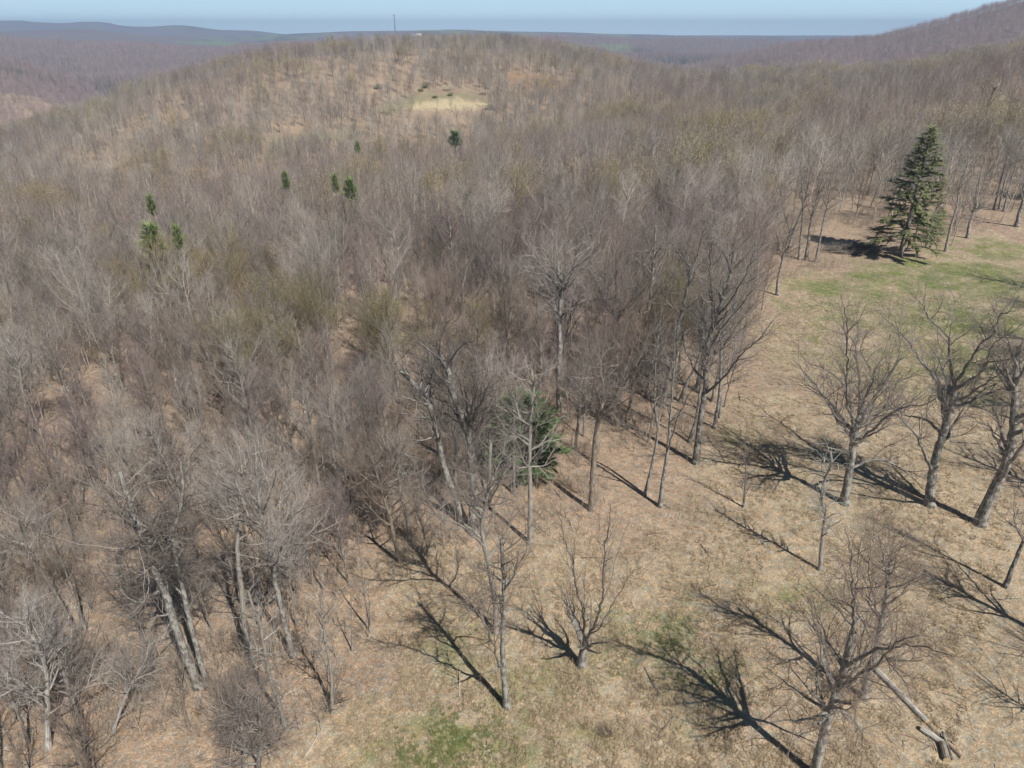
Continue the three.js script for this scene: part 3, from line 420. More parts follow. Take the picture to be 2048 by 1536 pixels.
hero({ label: 'broom-shaped lawn tree splitting into many upright stems above a stout short trunk', base: [1161, 1330], w: 18, bark: 'grey', twig: 'brown', trunk: [[1166, 1305], [1171, 1284]], end: 0.85, from: 0.9, limbs: [[[1169, 1290], [1167, 1249], [1166, 1220], [1153, 1176], [1147, 1135], [1129, 1070], [1114, 1023]], [[1167, 1240], [1170, 1220], [1169, 1176], [1173, 1117], [1183, 1060]], [[1172, 1282], [1179, 1268], [1194, 1243], [1202, 1205], [1208, 1164], [1208, 1103], [1217, 1059], [1222, 1010]], [[1201, 1210], [1212, 1185], [1220, 1164], [1232, 1117], [1255, 1044], [1264, 1005]], [[1182, 1266], [1196, 1258], [1226, 1205], [1258, 1152], [1287, 1129]], [[1202, 1200], [1210, 1140], [1226, 1080], [1236, 1030]], [[1147, 1135], [1150, 1080], [1158, 1040]], [[1150, 1155], [1125, 1110], [1105, 1070]], [[1168, 1262], [1140, 1215], [1115, 1190], [1080, 1170]], [[1196, 1246], [1215, 1240], [1232, 1232]], [[1208, 1130], [1200, 1080], [1198, 1030]]], extra: 4, reach: 4, cfg: { lens: [1.5, 0.8, 0.45], angle: [0.6, 0.7, 0.7], up: [0.16, 0.1, 0.05], gaps: [0.6, 0.28, 0.18] } });
// leaf-strewn wood, lower left
hero({ label: 'thickest trunk of the lower wood, dark old oak left of its narrower twin', base: [398, 1372], w: 21, bark: 'grey', twig: 'grey', trunk: [[383, 1337], [350, 1251], [329, 1183], [307, 1133], [290, 1086], [268, 1025], [250, 979], [238, 940]], limbs: [[[295, 1092], [270, 1090], [247, 1093], [204, 1079]], [[322, 1172], [300, 1192], [275, 1204], [222, 1211]], Object.assign([[338, 1225], [315, 1232], [286, 1242]], { pale: true }), Object.assign([[345, 1240], [320, 1272], [284, 1283]], { pale: true }), [[307, 1133], [280, 1150], [250, 1160]], [[290, 1086], [310, 1050], [330, 1020]], [[268, 1025], [235, 1005], [210, 970]], [[312, 1145], [340, 1120], [355, 1090]]], extra: 6, reach: 3.5, cfg: { wander: [0.9, 0.7, 0.4], lift: 0 } });
hero({ label: 'narrower twin trunk with a crooked top, touching the thickest oak of the lower wood', base: [416, 1372], w: 14, bark: 'grey', twig: 'dark', trunk: [[401, 1322], [379, 1240], [361, 1158], [347, 1093], [345, 1061], [358, 1025], [365, 961], [360, 920]], limbs: [[[346, 1085], [365, 1070], [372, 1040]], [[358, 1025], [378, 1000], [392, 970]], [[363, 985], [345, 960], [330, 940]], [[350, 1100], [330, 1080], [322, 1050]], [[374, 1215], [400, 1180], [408, 1150]], [[362, 1160], [378, 1120], [388, 1090]]], extra: 6, reach: 3.2, cfg: { wander: [0.9, 0.7, 0.4], lift: 0 } });
hero({ label: 'pale tan trunk with few short limbs, right of the twin oaks', base: [505, 1322], w: 14, bark: 'pale', twig: 'pale', trunk: [[490, 1258], [483, 1186], [476, 1122], [474, 1050], [474, 1011], [470, 970], [472, 930]], limbs: [[[474, 1048], [460, 1035], [451, 1018]], [[478, 1078], [500, 1063], [520, 1052]], [[474, 1015], [490, 985], [505, 955]], [[473, 990], [450, 970], [440, 950]]], extra: 4, reach: 2.5, from: 0.7 });
hero({ label: 'tree with a broad fine silvery crown and heavy shadow at its foot', base: [586, 1312], w: 14, bark: 'grey', twig: 'pale', trunk: [[562, 1215], [547, 1143], [537, 1086], [522, 1025], [515, 972], [512, 935]], limbs: [[[540, 1095], [562, 1050], [598, 1018], [633, 1007]], [[535, 1075], [572, 993], [590, 950]], [[530, 1055], [500, 1010], [480, 980]], [[545, 1130], [590, 1080], [640, 1060], [655, 1035]], [[522, 1025], [545, 970], [555, 925]], [[537, 1085], [505, 1055], [480, 1040]], [[550, 1155], [580, 1130], [600, 1090]]], extra: 9, reach: 5, from: 0.5, cfg: { lens: [3, 1.3, 0.6], gaps: [0.55, 0.26, 0.16], up: [0.12, 0.08, 0.03], angle: [0.65, 0.7, 0.7] } });
hero({ label: 'small crooked two-stemmed tree over a brushy foot at the leafy lawn edge', base: [664, 1424], w: 9, bark: 'pale', twig: 'pale', trunk: [[662, 1344], [649, 1269], [644, 1222], [640, 1185]], limbs: [[[661, 1350], [651, 1330], [633, 1295], [615, 1272], [608, 1245]], [[648, 1262], [635, 1235], [625, 1215]], [[646, 1240], [660, 1215], [670, 1190]]], extra: 4, reach: 1.8, cfg: { lens: [1.3, 0.7, 0.4] } });
hero({ name: 'brush_clump', category: 'shrub', label: 'brushy bare twigs around the foot of the small two-stemmed tree', base: [664, 1412], w: 4, bark: 'dark', twig: 'brown', trunk: [[664, 1390], [666, 1365]], limbs: [[[664, 1405], [640, 1395], [618, 1402]], [[664, 1400], [690, 1390], [715, 1395]], [[664, 1405], [645, 1425], [630, 1440]], [[664, 1402], [680, 1420], [690, 1435]]], extra: 5, reach: 1.8, from: 0.1, cfg: { lens: [1.3, 0.8, 0.5], gaps: [0.3, 0.25, 0.2], rad: [0.016, 0.01, 0.007] } });
hero({ label: 'slim tree leaning left with a tangled lower crown, below the pale tan trunk', base: [571, 1452], w: 11, bark: 'pale', twig: 'pale', trunk: [[556, 1400], [540, 1355], [530, 1301], [524, 1270], [519, 1240], [504, 1208], [496, 1180]], limbs: [[[532, 1310], [550, 1305], [565, 1312]], [[530, 1300], [520, 1320], [512, 1332]], [[519, 1240], [530, 1205], [538, 1180]], [[522, 1255], [540, 1240], [552, 1225]], [[519, 1240], [495, 1228], [478, 1222]]], extra: 5, reach: 2, cfg: { lens: [1.5, 0.8, 0.4] } });
hero({ name: 'birch', label: 'white-barked birch with wide pale crown in the lower left corner', base: [96, 1496], w: 13, bark: 'white', twig: 'white', trunk: [[94, 1440], [93, 1384], [92, 1344], [84, 1310], [72, 1290], [56, 1245], [46, 1215]], limbs: [[[93, 1340], [90, 1305], [88, 1277], [93, 1237], [98, 1205]], [[97, 1392], [110, 1368], [125, 1344], [155, 1290], [171, 1269]], [[92, 1415], [83, 1405], [35, 1357], [10, 1335], [-8, 1315]], [[90, 1418], [60, 1395], [27, 1368], [-10, 1350]], [[98, 1425], [144, 1392], [203, 1344], [222, 1330]], [[110, 1368], [150, 1340], [190, 1328]], [[125, 1344], [160, 1350], [180, 1347]], [[93, 1300], [112, 1260], [122, 1230]], [[60, 1378], [30, 1330], [15, 1290]]], extra: 7, reach: 4, from: 0.4, cfg: { lens: [2.4, 1.1, 0.5], angle: [0.6, 0.7, 0.7] } });
hero({ name: 'birch', label: 'smaller pale birch leaning right, right of the white-barked birch', base: [224, 1466], w: 8, bark: 'white', twig: 'pale', trunk: [[240, 1420], [256, 1378], [275, 1345], [291, 1317], [305, 1295]], limbs: [[[256, 1378], [250, 1340], [246, 1310]], [[262, 1368], [300, 1340], [340, 1325]], [[235, 1440], [270, 1410], [320, 1390]], [[258, 1376], [295, 1375], [330, 1370]]], extra: 5, reach: 2.6 });
hero({ label: 'leaning tan tree left of the thickest oak, bare high up', base: [158, 1286], w: 9, bark: 'tan', twig: 'pale', trunk: [[138, 1240], [117, 1197], [85, 1146], [59, 1103], [43, 1066], [30, 1035]], limbs: [[[60, 1105], [35, 1090], [12, 1085]], [[72, 1125], [50, 1122], [30, 1125]], [[46, 1075], [55, 1045], [62, 1015]], [[85, 1146], [60, 1150], [35, 1152]]], extra: 4, reach: 2.6, from: 0.6 });
hero({ label: 'thin leaning tree crossing behind the leaning tan tree', base: [170, 1258], w: 8, bark: 'grey', twig: 'grey', trunk: [[155, 1215], [144, 1178], [128, 1135], [115, 1098], [96, 1050], [85, 1010]], extra: 5, reach: 2.4, from: 0.4 });
hero({ label: 'thin crooked stem below the twin oaks with a dark shadow beside it', base: [377, 1455], w: 8, bark: 'tan', twig: 'grey', trunk: [[366, 1410], [362, 1370], [363, 1330], [350, 1300], [340, 1290]], limbs: [[[362, 1365], [350, 1320], [338, 1295]]], extra: 3, reach: 1.6, cfg: { lens: [1.4, 0.7, 0.4] } });
hero({ label: 'left one of two gnarled twiggy trees at the leafy lawn edge', base: [490, 1550], w: 14, bark: 'pale', twig: 'grey', trunk: [[490, 1520], [492, 1491], [484, 1455], [478, 1430], [472, 1400]], limbs: [[[490, 1495], [505, 1480], [518, 1478]], [[482, 1450], [460, 1440], [440, 1430]], [[480, 1440], [495, 1415], [500, 1390]], [[490, 1500], [465, 1490], [445, 1488]]], extra: 7, reach: 2.4, from: 0.2, cfg: { wander: [1, 0.8, 0.5], lift: 0, gaps: [0.45, 0.26, 0.17] } });
hero({ label: 'right one of two gnarled twiggy trees by the leafy lawn edge', base: [514, 1552], w: 12, bark: 'dark', twig: 'grey', trunk: [[518, 1520], [522, 1484], [519, 1450], [518, 1419], [516, 1390]], limbs: [[[522, 1488], [540, 1494], [560, 1490]], [[520, 1460], [535, 1452], [548, 1455]], [[518, 1425], [540, 1400], [555, 1385]], [[520, 1455], [500, 1430], [488, 1405]]], extra: 7, reach: 2.4, from: 0.2, cfg: { wander: [1, 0.8, 0.5], lift: 0, gaps: [0.45, 0.26, 0.17] } });
hero({ name: 'sapling', label: 'pale twin-stemmed sapling alone on the orange leaves left of the lawn', base: [741, 1264], w: 5, bark: 'pale', twig: 'pale', trunk: [[728, 1180], [720, 1110], [713, 1049], [710, 1030]], limbs: [[[740, 1258], [738, 1200], [736, 1165], [742, 1150]]], extra: 3, reach: 1.4, from: 0.5, cfg: { lens: [1.1, 0.6, 0.35], gaps: [0.7, 0.35, 0.25] } });
hero({ name: 'sapling', label: 'single thin pale sapling left of the twin-stemmed sapling', base: [704, 1302], w: 3.5, bark: 'pale', twig: 'pale', trunk: [[703, 1250], [702, 1200], [697, 1160]], extra: 2, reach: 1, cfg: { lens: [0.9, 0.5, 0.3], gaps: [0.7, 0.35, 0.25] } });
// inside the wood, centre
hero({ label: 'tallest straight trunk of the middle wood with a wide silvery crown and a torn limb', base: [1119, 822], w: 13, bark: 'grey', twig: 'pale', trunk: [[1117, 760], [1119, 698], [1119, 640], [1121, 600], [1123, 573], [1119, 546]], end: 0.55, from: 0.7, limbs: [[[1119, 552], [1108, 530], [1096, 510], [1075, 480]], [[1120, 550], [1129, 519], [1140, 480], [1150, 445]], [[1122, 560], [1148, 535], [1175, 515], [1195, 490]], [[1121, 580], [1100, 560], [1070, 540], [1050, 520]], Object.assign([[1119, 640], [1108, 620], [1093, 606]], { pale: true }), [[1119, 548], [1112, 500], [1105, 455], [1110, 430]], [[1118, 600], [1095, 580], [1085, 560]], [[1140, 540], [1165, 490], [1180, 450]]], extra: 6, reach: 6, cfg: { lens: [3, 1.3, 0.6], gaps: [0.6, 0.28, 0.17] } });
hero({ label: 'wide oak with dark V-shaped limbs in the middle wood', base: [1233, 775], w: 12, bark: 'dark', twig: 'grey', trunk: [[1232, 700], [1231, 642], [1230, 612]], end: 0.75, from: 0.85, limbs: [[[1230, 618], [1219, 579], [1197, 541], [1185, 510]], [[1232, 616], [1246, 587], [1273, 552], [1298, 508], [1312, 480]], [[1231, 610], [1232, 560], [1232, 520], [1225, 480]], [[1260, 568], [1265, 520], [1275, 480]], [[1228, 600], [1210, 550], [1215, 500]]], extra: 5, reach: 5.5, cfg: { gaps: [0.6, 0.28, 0.17] } });
hero({ label: 'tree with an upright pale stem and one dark limb, right of the V-shaped oak', base: [1278, 735], w: 10, bark: 'grey', twig: 'grey', trunk: [[1290, 660], [1300, 600], [1305, 546], [1309, 491], [1312, 450]], limbs: [[[1286, 655], [1303, 615], [1330, 575], [1350, 545]], [[1305, 560], [1330, 510], [1345, 470]], [[1307, 520], [1290, 480], [1285, 450]]], extra: 5, reach: 4.5 });
// far lawn, beside the tall pine
hero({ label: 'slender tree alone on the grass edge, lawn tip below the brush pile', base: [1555, 590], w: 7.5, bark: 'grey', twig: 'grey', trunk: [[1556, 560], [1565, 520], [1578, 470], [1590, 430]], extra: 6, reach: 4.5, from: 0.45 });
[[1559, 500, 6, [[1556, 478], [1545, 440], [1537, 405]], 'pale'], [1575, 506, 9, [[1585, 470], [1600, 430], [1615, 380], [1622, 330]], 'grey'], [1598, 519, 7, [[1602, 470], [1606, 420], [1604, 360], [1600, 310]], 'grey'], [1612, 520, 8, [[1617, 480], [1622, 440], [1633, 400], [1648, 340]], 'dark'], [1631, 524, 6, [[1640, 480], [1650, 430], [1660, 385], [1670, 330]], 'grey']].forEach(([x, y, w, trunk, bark], i) => hero({ label: ['pale bent', 'leaning V-forked', 'straight grey', 'dark straight', 'slim leaning'][i] + ' tree, ' + ['first', 'second', 'third', 'fourth', 'last'][i] + ' of five left of the brush pile', group: 'row of trees left of the brush pile', base: [x, y], w, bark, twig: 'grey', trunk, limbs: i === 1 ? [[[1583, 478], [1570, 430], [1560, 390]]] : [], extra: 7, reach: 5, from: 0.5, cfg: { gaps: [0.8, 0.34, 0.2] } }));
hero({ label: 'slim pale tree right of the tall pine', base: [1891, 503], w: 7, bark: 'pale', twig: 'grey', trunk: [[1901, 456], [1915, 407], [1918, 378], [1935, 330], [1945, 300]], limbs: [[[1915, 410], [1900, 380], [1890, 350]], [[1917, 385], [1940, 350], [1960, 330]]], extra: 5, reach: 4.5, from: 0.45 });
hero({ label: 'vase-shaped tree on the far grass beside the dirt track', base: [1934, 476], w: 7, bark: 'grey', twig: 'grey', trunk: [[1940, 445], [1948, 420], [1952, 412]], end: 0.7, limbs: [[[1951, 414], [1945, 390], [1935, 365]], [[1952, 413], [1965, 390], [1982, 368]], [[1952, 413], [1953, 380], [1960, 350]], [[1950, 416], [1935, 400], [1925, 385]]], extra: 5, reach: 4, from: 0.8 });
hero({ label: 'stout trunk beside the dirt track at the right edge', base: [2033, 453], w: 10, bark: 'grey', twig: 'grey', trunk: [[2038, 430], [2045, 407], [2055, 350], [2062, 300]], limbs: [[[2046, 400], [2040, 370], [2030, 340]]], extra: 5, reach: 5, from: 0.55 });
[[1852, 495, [[1858, 465], [1868, 430], [1880, 395], [1890, 360]]], [1861, 495, [[1868, 460], [1877, 425], [1885, 380]]], [1831, 483, [[1836, 450], [1842, 430], [1852, 390]]]].forEach(([x, y, trunk], i) => hero({ label: ['left one of two dark stems close together', 'right one of two dark stems close together', 'single slim grey stem'][i] + ' right of the tall pine trunk', base: [x, y], w: 5, bark: i < 2 ? 'dark' : 'grey', twig: 'grey', trunk, extra: 5, reach: 3.5, from: 0.55 }));
[[1987, 420, [[1999, 370], [2012, 320], [2024, 274], [2032, 235]]], [1998, 418, [[2006, 380], [2018, 330], [2026, 290]]], [2007, 423, [[2020, 370], [2035, 320], [2046, 290], [2056, 250]]]].forEach(([x, y, trunk], i) => hero({ label: ['first', 'second', 'third'][i] + ' from the left of three tall leaning poles beyond the dirt track', base: [x, y], w: 5, bark: 'grey', twig: 'grey', trunk, extra: 5, reach: 4, from: 0.55, group: 'tall poles beyond the dirt track' }));
hero({ name: 'broken_tree', label: 'snapped tree with a pale torn top rising from the far right wood', base: [1968, 256], w: 9, bark: 'tan', twig: 'brown', trunk: [[1975, 225], [1985, 190], [1995, 172]], end: 0.7, limbs: [Object.assign([[1994, 175], [1985, 166], [1978, 158]], { pale: true }), Object.assign([[1996, 172], [2002, 162], [2001, 152]], { pale: true })], extra: 3, reach: 3, from: 0.4 });
// trees beyond the right edge, seen by the shadows they throw across the lawn
hero({ label: 'bare tree beyond the right edge, streaking the nearest lawn with its shadow', base: [2120, 1290], w: 20, bark: 'grey', twig: 'grey', trunk: [[2150, 1200], [2180, 1110], [2205, 1030]], extra: 12, reach: 6, from: 0.35, off: true, group: 'trees just beyond the right edge of the lawn' });
hero({ label: 'bare tree beyond the right edge behind the thick leaning lawn tree', base: [2170, 1010], w: 18, bark: 'grey', twig: 'grey', trunk: [[2195, 930], [2220, 840], [2240, 760]], extra: 12, reach: 6.5, from: 0.35, off: true, group: 'trees just beyond the right edge of the lawn' });
hero({ label: 'nearer bare tree beyond the right edge shading the middle lawn', base: [2150, 850], w: 16, bark: 'grey', twig: 'grey', trunk: [[2170, 780], [2190, 700], [2205, 630]], extra: 12, reach: 6.5, from: 0.35, off: true, group: 'trees beside the middle lawn beyond the right edge' });
hero({ label: 'farther bare tree beyond the right edge shading the middle lawn', base: [2230, 760], w: 15, bark: 'grey', twig: 'grey', trunk: [[2250, 690], [2270, 620], [2285, 550]], extra: 12, reach: 6.5, from: 0.35, off: true, group: 'trees beside the middle lawn beyond the right edge' });
[[2130, 700, 'first'], [2190, 640, 'second'], [2260, 690, 'third'], [2300, 600, 'fourth'], [2350, 820, 'fifth'], [2120, 590, 'sixth'], [2085, 860, 'seventh'], [2100, 770, 'eighth'], [2240, 1390, 'ninth'], [2190, 1500, 'tenth']].forEach(([x, y, n]) => hero({ label: n + ' of ten bare trees beyond the right edge, banding the lawn with shadow', base: [x, y], w: 11, bark: 'grey', twig: 'grey', trunk: [[x + 12, y - 60], [x + 22, y - 120], [x + 30, y - 180]], extra: 8, reach: 6, from: 0.35, off: true }));
HEROES.forEach(buildHero);

// ───────── the wood ─────────
// kinds of bare tree, each grown a few times; near ones with fine twigs, far ones with fewer and stouter shoots that cover as much of the view
const FARCFG = { lens: [2.6, 1.3], gaps: [0.7, 0.32], rad: [0.034, 0.02], seg: [2, 1], sides: [3, 3], wander: [0.4, 0.3], up: [0.1, 0.05], angle: [0.8, 0.75] };
const KINDS = {
  pole: { h: 14, r0: 0.12, fork: 0.3, limbs: 12, limbLen: 4.8, rise: 1.15, cfg: { lens: [2.1, 1.0, 0.5], gaps: [0.45, 0.22, 0.13], angle: [0.6, 0.65, 0.7], up: [0.1, 0.07, 0.03] } },
  spread: { h: 16, r0: 0.2, fork: 0.3, limbs: 12, limbLen: 7.4, rise: 0.85, cfg: { gaps: [0.55, 0.25, 0.14], angle: [0.72, 0.75, 0.7], up: [0.09, 0.06, 0.03] } },
  vase: { h: 15, r0: 0.17, fork: 0.2, limbs: 10, limbLen: 9, rise: 1.35, cfg: { gaps: [0.55, 0.25, 0.14], angle: [0.6, 0.65, 0.7], up: [0.1, 0.07, 0.03] } },
  brush: { h: 4.5, r0: 0.05, fork: 0.04, limbs: 7, limbLen: 3.4, rise: 1.5, cfg: { lens: [1.1, 0.6, 0.35], gaps: [0.35, 0.22, 0.15], angle: [0.6, 0.65, 0.7] } } };
function grow(kind, seed, far, leaves = 0) {
  const K = KINDS[kind], r = rngOf(seed), cfg = far ? { ...FARCFG, up: K.cfg.up ?? FARCFG.up, angle: K.cfg.angle ?? FARCFG.angle } : { ...DENSE, ...K.cfg };
  if (far && kind === 'brush') cfg.lens = [1.1, 0.7];
  const trunk = new Geo(), limbs = [], crown = new Geo(), buds = new Geo(), tips = [];
  const [P, S] = refine(path([0, -0.3, 0], [(r() - 0.5) * 0.16, 1, (r() - 0.5) * 0.16], K.h * 0.92, 5, 0.16, 0.05, r), [1, 0.9, 0.78, 0.6, 0.36, 0.1].map((k) => k * K.r0), far ? 2.2 : 0.9, 0.08, r);
  trunk.tube(P, S.map((s, k) => s * (k ? 1 : 1.45)), far ? 4 : 7, far ? [1.15, 1.15, 1.15] : [1, 1, 1]);
  dress(crown, P, S, cfg, 0, r, [1, 1, 1], tips, Math.min(0.7, K.fork + 0.2));
  const n = K.limbs + Math.floor(r() * 3 - 1); let az = r() * 6.28;
  for (let q = 0; q < n; q++) {
    const f = K.fork + (0.9 - K.fork) * Math.pow((q + r() * 0.6) / n, kind === 'vase' ? 1.8 : 1.1), [p, , k] = along(P, total(P) * f); az += 2.4 + (r() - 0.5) * 0.9;
    const L = K.limbLen * (1.15 - 0.75 * f) * (0.7 + 0.5 * r()), rad = Math.min(S[Math.floor(k)] * 0.56, K.r0 * 0.5), g = far ? trunk : new Geo();
    const [Q, R] = refine(path(p, [Math.cos(az), K.rise * (0.7 + 0.5 * r()), Math.sin(az)], L, 4, 0.32, 0.13, r), taper(4, rad, 0.012), far ? 1.7 : 0.8, far ? 0 : 0.1, r);
    g.tube(Q, R, far ? 3 : 5, far ? [1.05, 1.05, 1.05] : [1, 1, 1]); if (!far) limbs.push(g.done());
    dress(crown, Q, R, cfg, 0, r, [1, 1, 1], tips, 0.15);
  }
  if (leaves) for (const t of tips) for (let k = 0; k < 2; k++) if (r() < leaves) { const s = 0.7 + 0.6 * r(); buds.leaf(t, r, (far ? 0.2 : 0.085) * (0.7 + 0.6 * r()), [s, s, s * (0.7 + 0.5 * r())]); }
  return { trunk: trunk.done(), limbs, crown: crown.done(), buds: leaves ? buds.done() : null, h: K.h };
}
const NEARTREES = {}, FARTREES = {};
for (const k of ['pole', 'spread', 'vase', 'brush']) { NEARTREES[k] = [1, 2, 3, 4].map((s) => grow(k, s * 71 + k.length * 1000, false)); FARTREES[k] = [1, 2, 3].map((s) => grow(k, s * 53 + k.length * 900, true)); }
NEARTREES.leafing = [1, 2].map((s) => grow('spread', s * 31 + 5, false, 0.42)); FARTREES.leafing = [1, 2].map((s) => grow('spread', s * 37 + 9, true, 0.95));

// evergreens: whorls of drooping boughs feathered with needle sprays
function conifer(seed, h, R, opts = {}) {
  const r = rngOf(seed), wood = new Geo(), green = new Geo(), limbs = [];
  wood.tube([[0, -0.3, 0], [0.1, h * 0.35, 0.05], [0, h * 0.7, 0], [0.05, h, 0]], [h * 0.021, h * 0.016, h * 0.009, 0.02], 8);
  const nb = opts.boughs ?? 90; let az = 0;
  for (let q = 0; q < nb; q++) {
    const f = (opts.low ?? 0.1) + (1 - (opts.low ?? 0.1)) * Math.pow((q + 0.5) / nb, 0.9); az += 2.4 + (r() - 0.5) * 0.8;
    const L = R * (opts.round ? Math.pow(1 - f, 0.55) * 1.05 : Math.pow(1 - f, 0.8)) * (0.6 + 0.55 * r()) + 0.25, y = f * h;
    const Q = path([0, y, 0], [Math.cos(az), (opts.rise ?? 0.15) + f * 0.5, Math.sin(az)], L, 4, 0.25, -0.04, r); wood.tube(Q, taper(4, 0.02 + L * 0.011, 0.006), 4);
    for (let s = 0; s < L * (opts.sprays ?? 9); s++) {
      const [p, t] = along(Q, L * Math.sqrt(0.05 + 0.95 * r())), side = nrm([t[0] + (r() - 0.5) * 1.5, t[1] - 0.12 + (r() - 0.5) * 0.7, t[2] + (r() - 0.5) * 1.5]), l = (0.5 + 0.55 * r()) * (opts.size ?? 1);
      const w = nrm(cross(side, [0, 1, 0])), tone = 0.65 + 0.7 * r(), o = green.p.length / 3;
      for (let n = 0; n < 7; n++) {                          // a spray: needles left and right of its twig
        const c = add(p, side, l * n / 7), wl = 0.17 * (opts.size ?? 1) * (1 - n / 9), sg = n % 2 ? 1 : -1, e = add(add(c, w, sg * wl), [side[0] * 0.1, side[1] * 0.1 - 0.02, side[2] * 0.1]), k = green.p.length / 3;
        const c2 = add(c, side, l / 6);
        green.p.push(...c, ...e, ...c2); for (let z = 0; z < 3; z++) { green.n.push(0, 1, 0); green.u.push(0, 0); green.c.push(tone, tone, tone); } green.i.push(k, k + 1, k + 2);
        const e2 = add(add(c, w, -sg * wl), [side[0] * 0.1, side[1] * 0.1, side[2] * 0.1]); green.p.push(...c, ...e2, ...c2); for (let z = 0; z < 3; z++) { green.n.push(0, 1, 0); green.u.push(0, 0); green.c.push(tone, tone, tone); } green.i.push(k + 3, k + 4, k + 5);
      }
    }
  }
  return { trunk: wood.done(), crown: green.done(true) };
}
const HEM = conifer(4, 8.4, 4.5, { boughs: 190, sprays: 14, size: 0.75, round: true, low: 0.02, rise: 0.25 }), PINE = conifer(9, 24, 7.6, { boughs: 200, sprays: 9, low: 0.13, rise: -0.08, size: 1.6 }), CEDARS = [conifer(11, 8, 2.4, { boughs: 80, sprays: 7, round: true, low: 0.68 }), conifer(12, 8, 2.4, { boughs: 70, sprays: 7, round: true, low: 0.70 }), conifer(13, 8, 2.4, { boughs: 80, sprays: 8, round: true, low: 0.03 })];
function evergreen(C, px, py, s, label, m = NEEDLE, yaw = 0, D) {
  const b = D ?? at(px, py), t = thing('evergreen_tree', label, 'tree', [b[0], b[1] - 0.05, -b[2]]); t.scale.setScalar(s); t.rotation.y = yaw;
  mesh('trunk', C.trunk, BARK.dark, t); mesh('crown', C.crown, m, t, 'stuff'); return t;
}
evergreen(HEM, 1048, 940, 1, 'round green hemlock at the heart of the open wood', NEEDLE);
evergreen(PINE, 1800, 512, 1, 'tall dark green pine at the far end of the lawn by the brush pile', NEEDLE2, 1);
evergreen(CEDARS[2], 1868, 478, 0.8, 'low green conifer boughs right of the tall pine', NEEDLE2, 2);

// where trees stand
const EVERS = [[845, 222], [875, 226], [905, 228], [935, 225], [960, 221], [910, 285], [715, 293], [570, 356], [670, 364], [700, 377], [302, 410], [303, 474], [354, 468], [980, 219], [895, 181], [842, 183], [900, 192], [870, 196]], EVERSPOTS = EVERS.map((e, i) => at(...e, i > 4 && i < 13 ? 13 : 0));
const rT = rngOf(2024), SPOTS = [];
const HEROSPOTS = HEROES.map((h) => at(...h.base));

for (let D = 32, cell = 4.1; D < 690; cell = D < 120 ? 3.9 : D < 420 ? 4.1 : 4.3, D += cell) for (let x = -0.92 * D - 45; x < 0.92 * D + 60; x += cell) {
  const X = x + (rT() - 0.5) * cell * 0.95, Y = D + (rT() - 0.5) * cell * 0.95, keep = rT(), kindR = rT(), sz = rT(), yaw = rT() * 6.283, look = rT(), vr = rT();
  const ground = land(X, Y), q = project(X, ground, Y), n = fbm(X / 38 + 5, Y / 38, 3), n2 = fbm(X / 95 + 70, Y / 95, 2);
  const semi = inside(X, Y, SEMI); if (inside(X, Y, LAWN) || (Y < 110 && X > 25 && !semi)) continue;
  if (Y > 380 && Math.abs(X) > 540) continue;
  let dens = 0.92;
  if (inside(X, Y, SEMI)) dens = Y < 54 ? 0.10 : Y < 66 ? 0.34 : Y < 110 ? 0.66 : 0.8;
  else if (Y < 105) dens = lerp(0.72, 0.88, smooth(60, 100, Y)) * smooth(-3, 13, -polyDist(X, Y, LAWN));
  if (inside(X, Y, GOLD)) dens = 0; else if (inside(X, Y, GREENCLEAR)) dens = 0.10; else if (inside(X, Y, DELL)) dens = 0.16; else if (inside(X, Y, RUST)) dens = 0.2;
  const onHill = Y > 260 && X < -20 && q[0] < 1000 && q[0] > 150; if (onHill) dens *= 0.36 + 0.62 * smooth(0.42, 0.6, n) + 0.2 * smooth(520, 600, Y);
  if (segDist(X, Y, DRIVE) < 3.5 || (q[0] > 1535 && q[0] < 1900 && q[1] > 440 && q[1] < 600)) dens = 0; else if (q[0] > 1520 && q[0] < 2048 && q[1] > 400 && q[1] <= 460) dens *= 0.5;
  if (keep > dens) continue;
  if (EVERSPOTS.some((e, i) => Math.hypot(e[0] - X, e[2] - Y) < 2.6 || (Y < e[2] && Y > e[2] - (i < 5 ? 24 : 7) && Math.abs(X - e[0] * Y / e[2]) < (i < 5 ? 7 : 2.5)))) continue;
  if (HEROSPOTS.some((h) => Math.hypot(h[0] - X, h[2] - Y) < (Y < 130 ? 2.4 : 1.2))) continue;
  let kind = kindR < 0.5 ? 'pole' : kindR < 0.72 ? 'vase' : 'spread';
  if (Y < 120 && kindR > 0.80 && !semi) kind = 'brush'; if (Y < 62 && q[0] < 640 && kindR > 0.55) kind = 'brush';
  if (Y > 400 && kindR > 0.4) kind = 'spread';
  const ll = fbm(X / 26 + 300, Y / 26, 2); if (kind !== 'brush' && ll > 0.60 + 0.25 * look && Y > 75) kind = 'leafing';
  let s = (0.56 + 0.44 * sz) * (semi && Y < 110 ? 1.15 : X > -12 && Y > 100 && Y < 230 ? 1.22 : 1) * (kind === 'brush' ? 0.7 + 0.5 * sz : 1); 
  // colour of the crown: greys, browns, mauves in drifts
  const mv = clamp((n2 - 0.5) * 2.6 + 0.1 + (vr - 0.5) * 1.1), tone = 0.5 + 0.95 * vr;
  SPOTS.push({ X, Y, y: ground, q, kind, s, yaw, mv, tone, look, vr, size: s * 15 / q[2] });
}
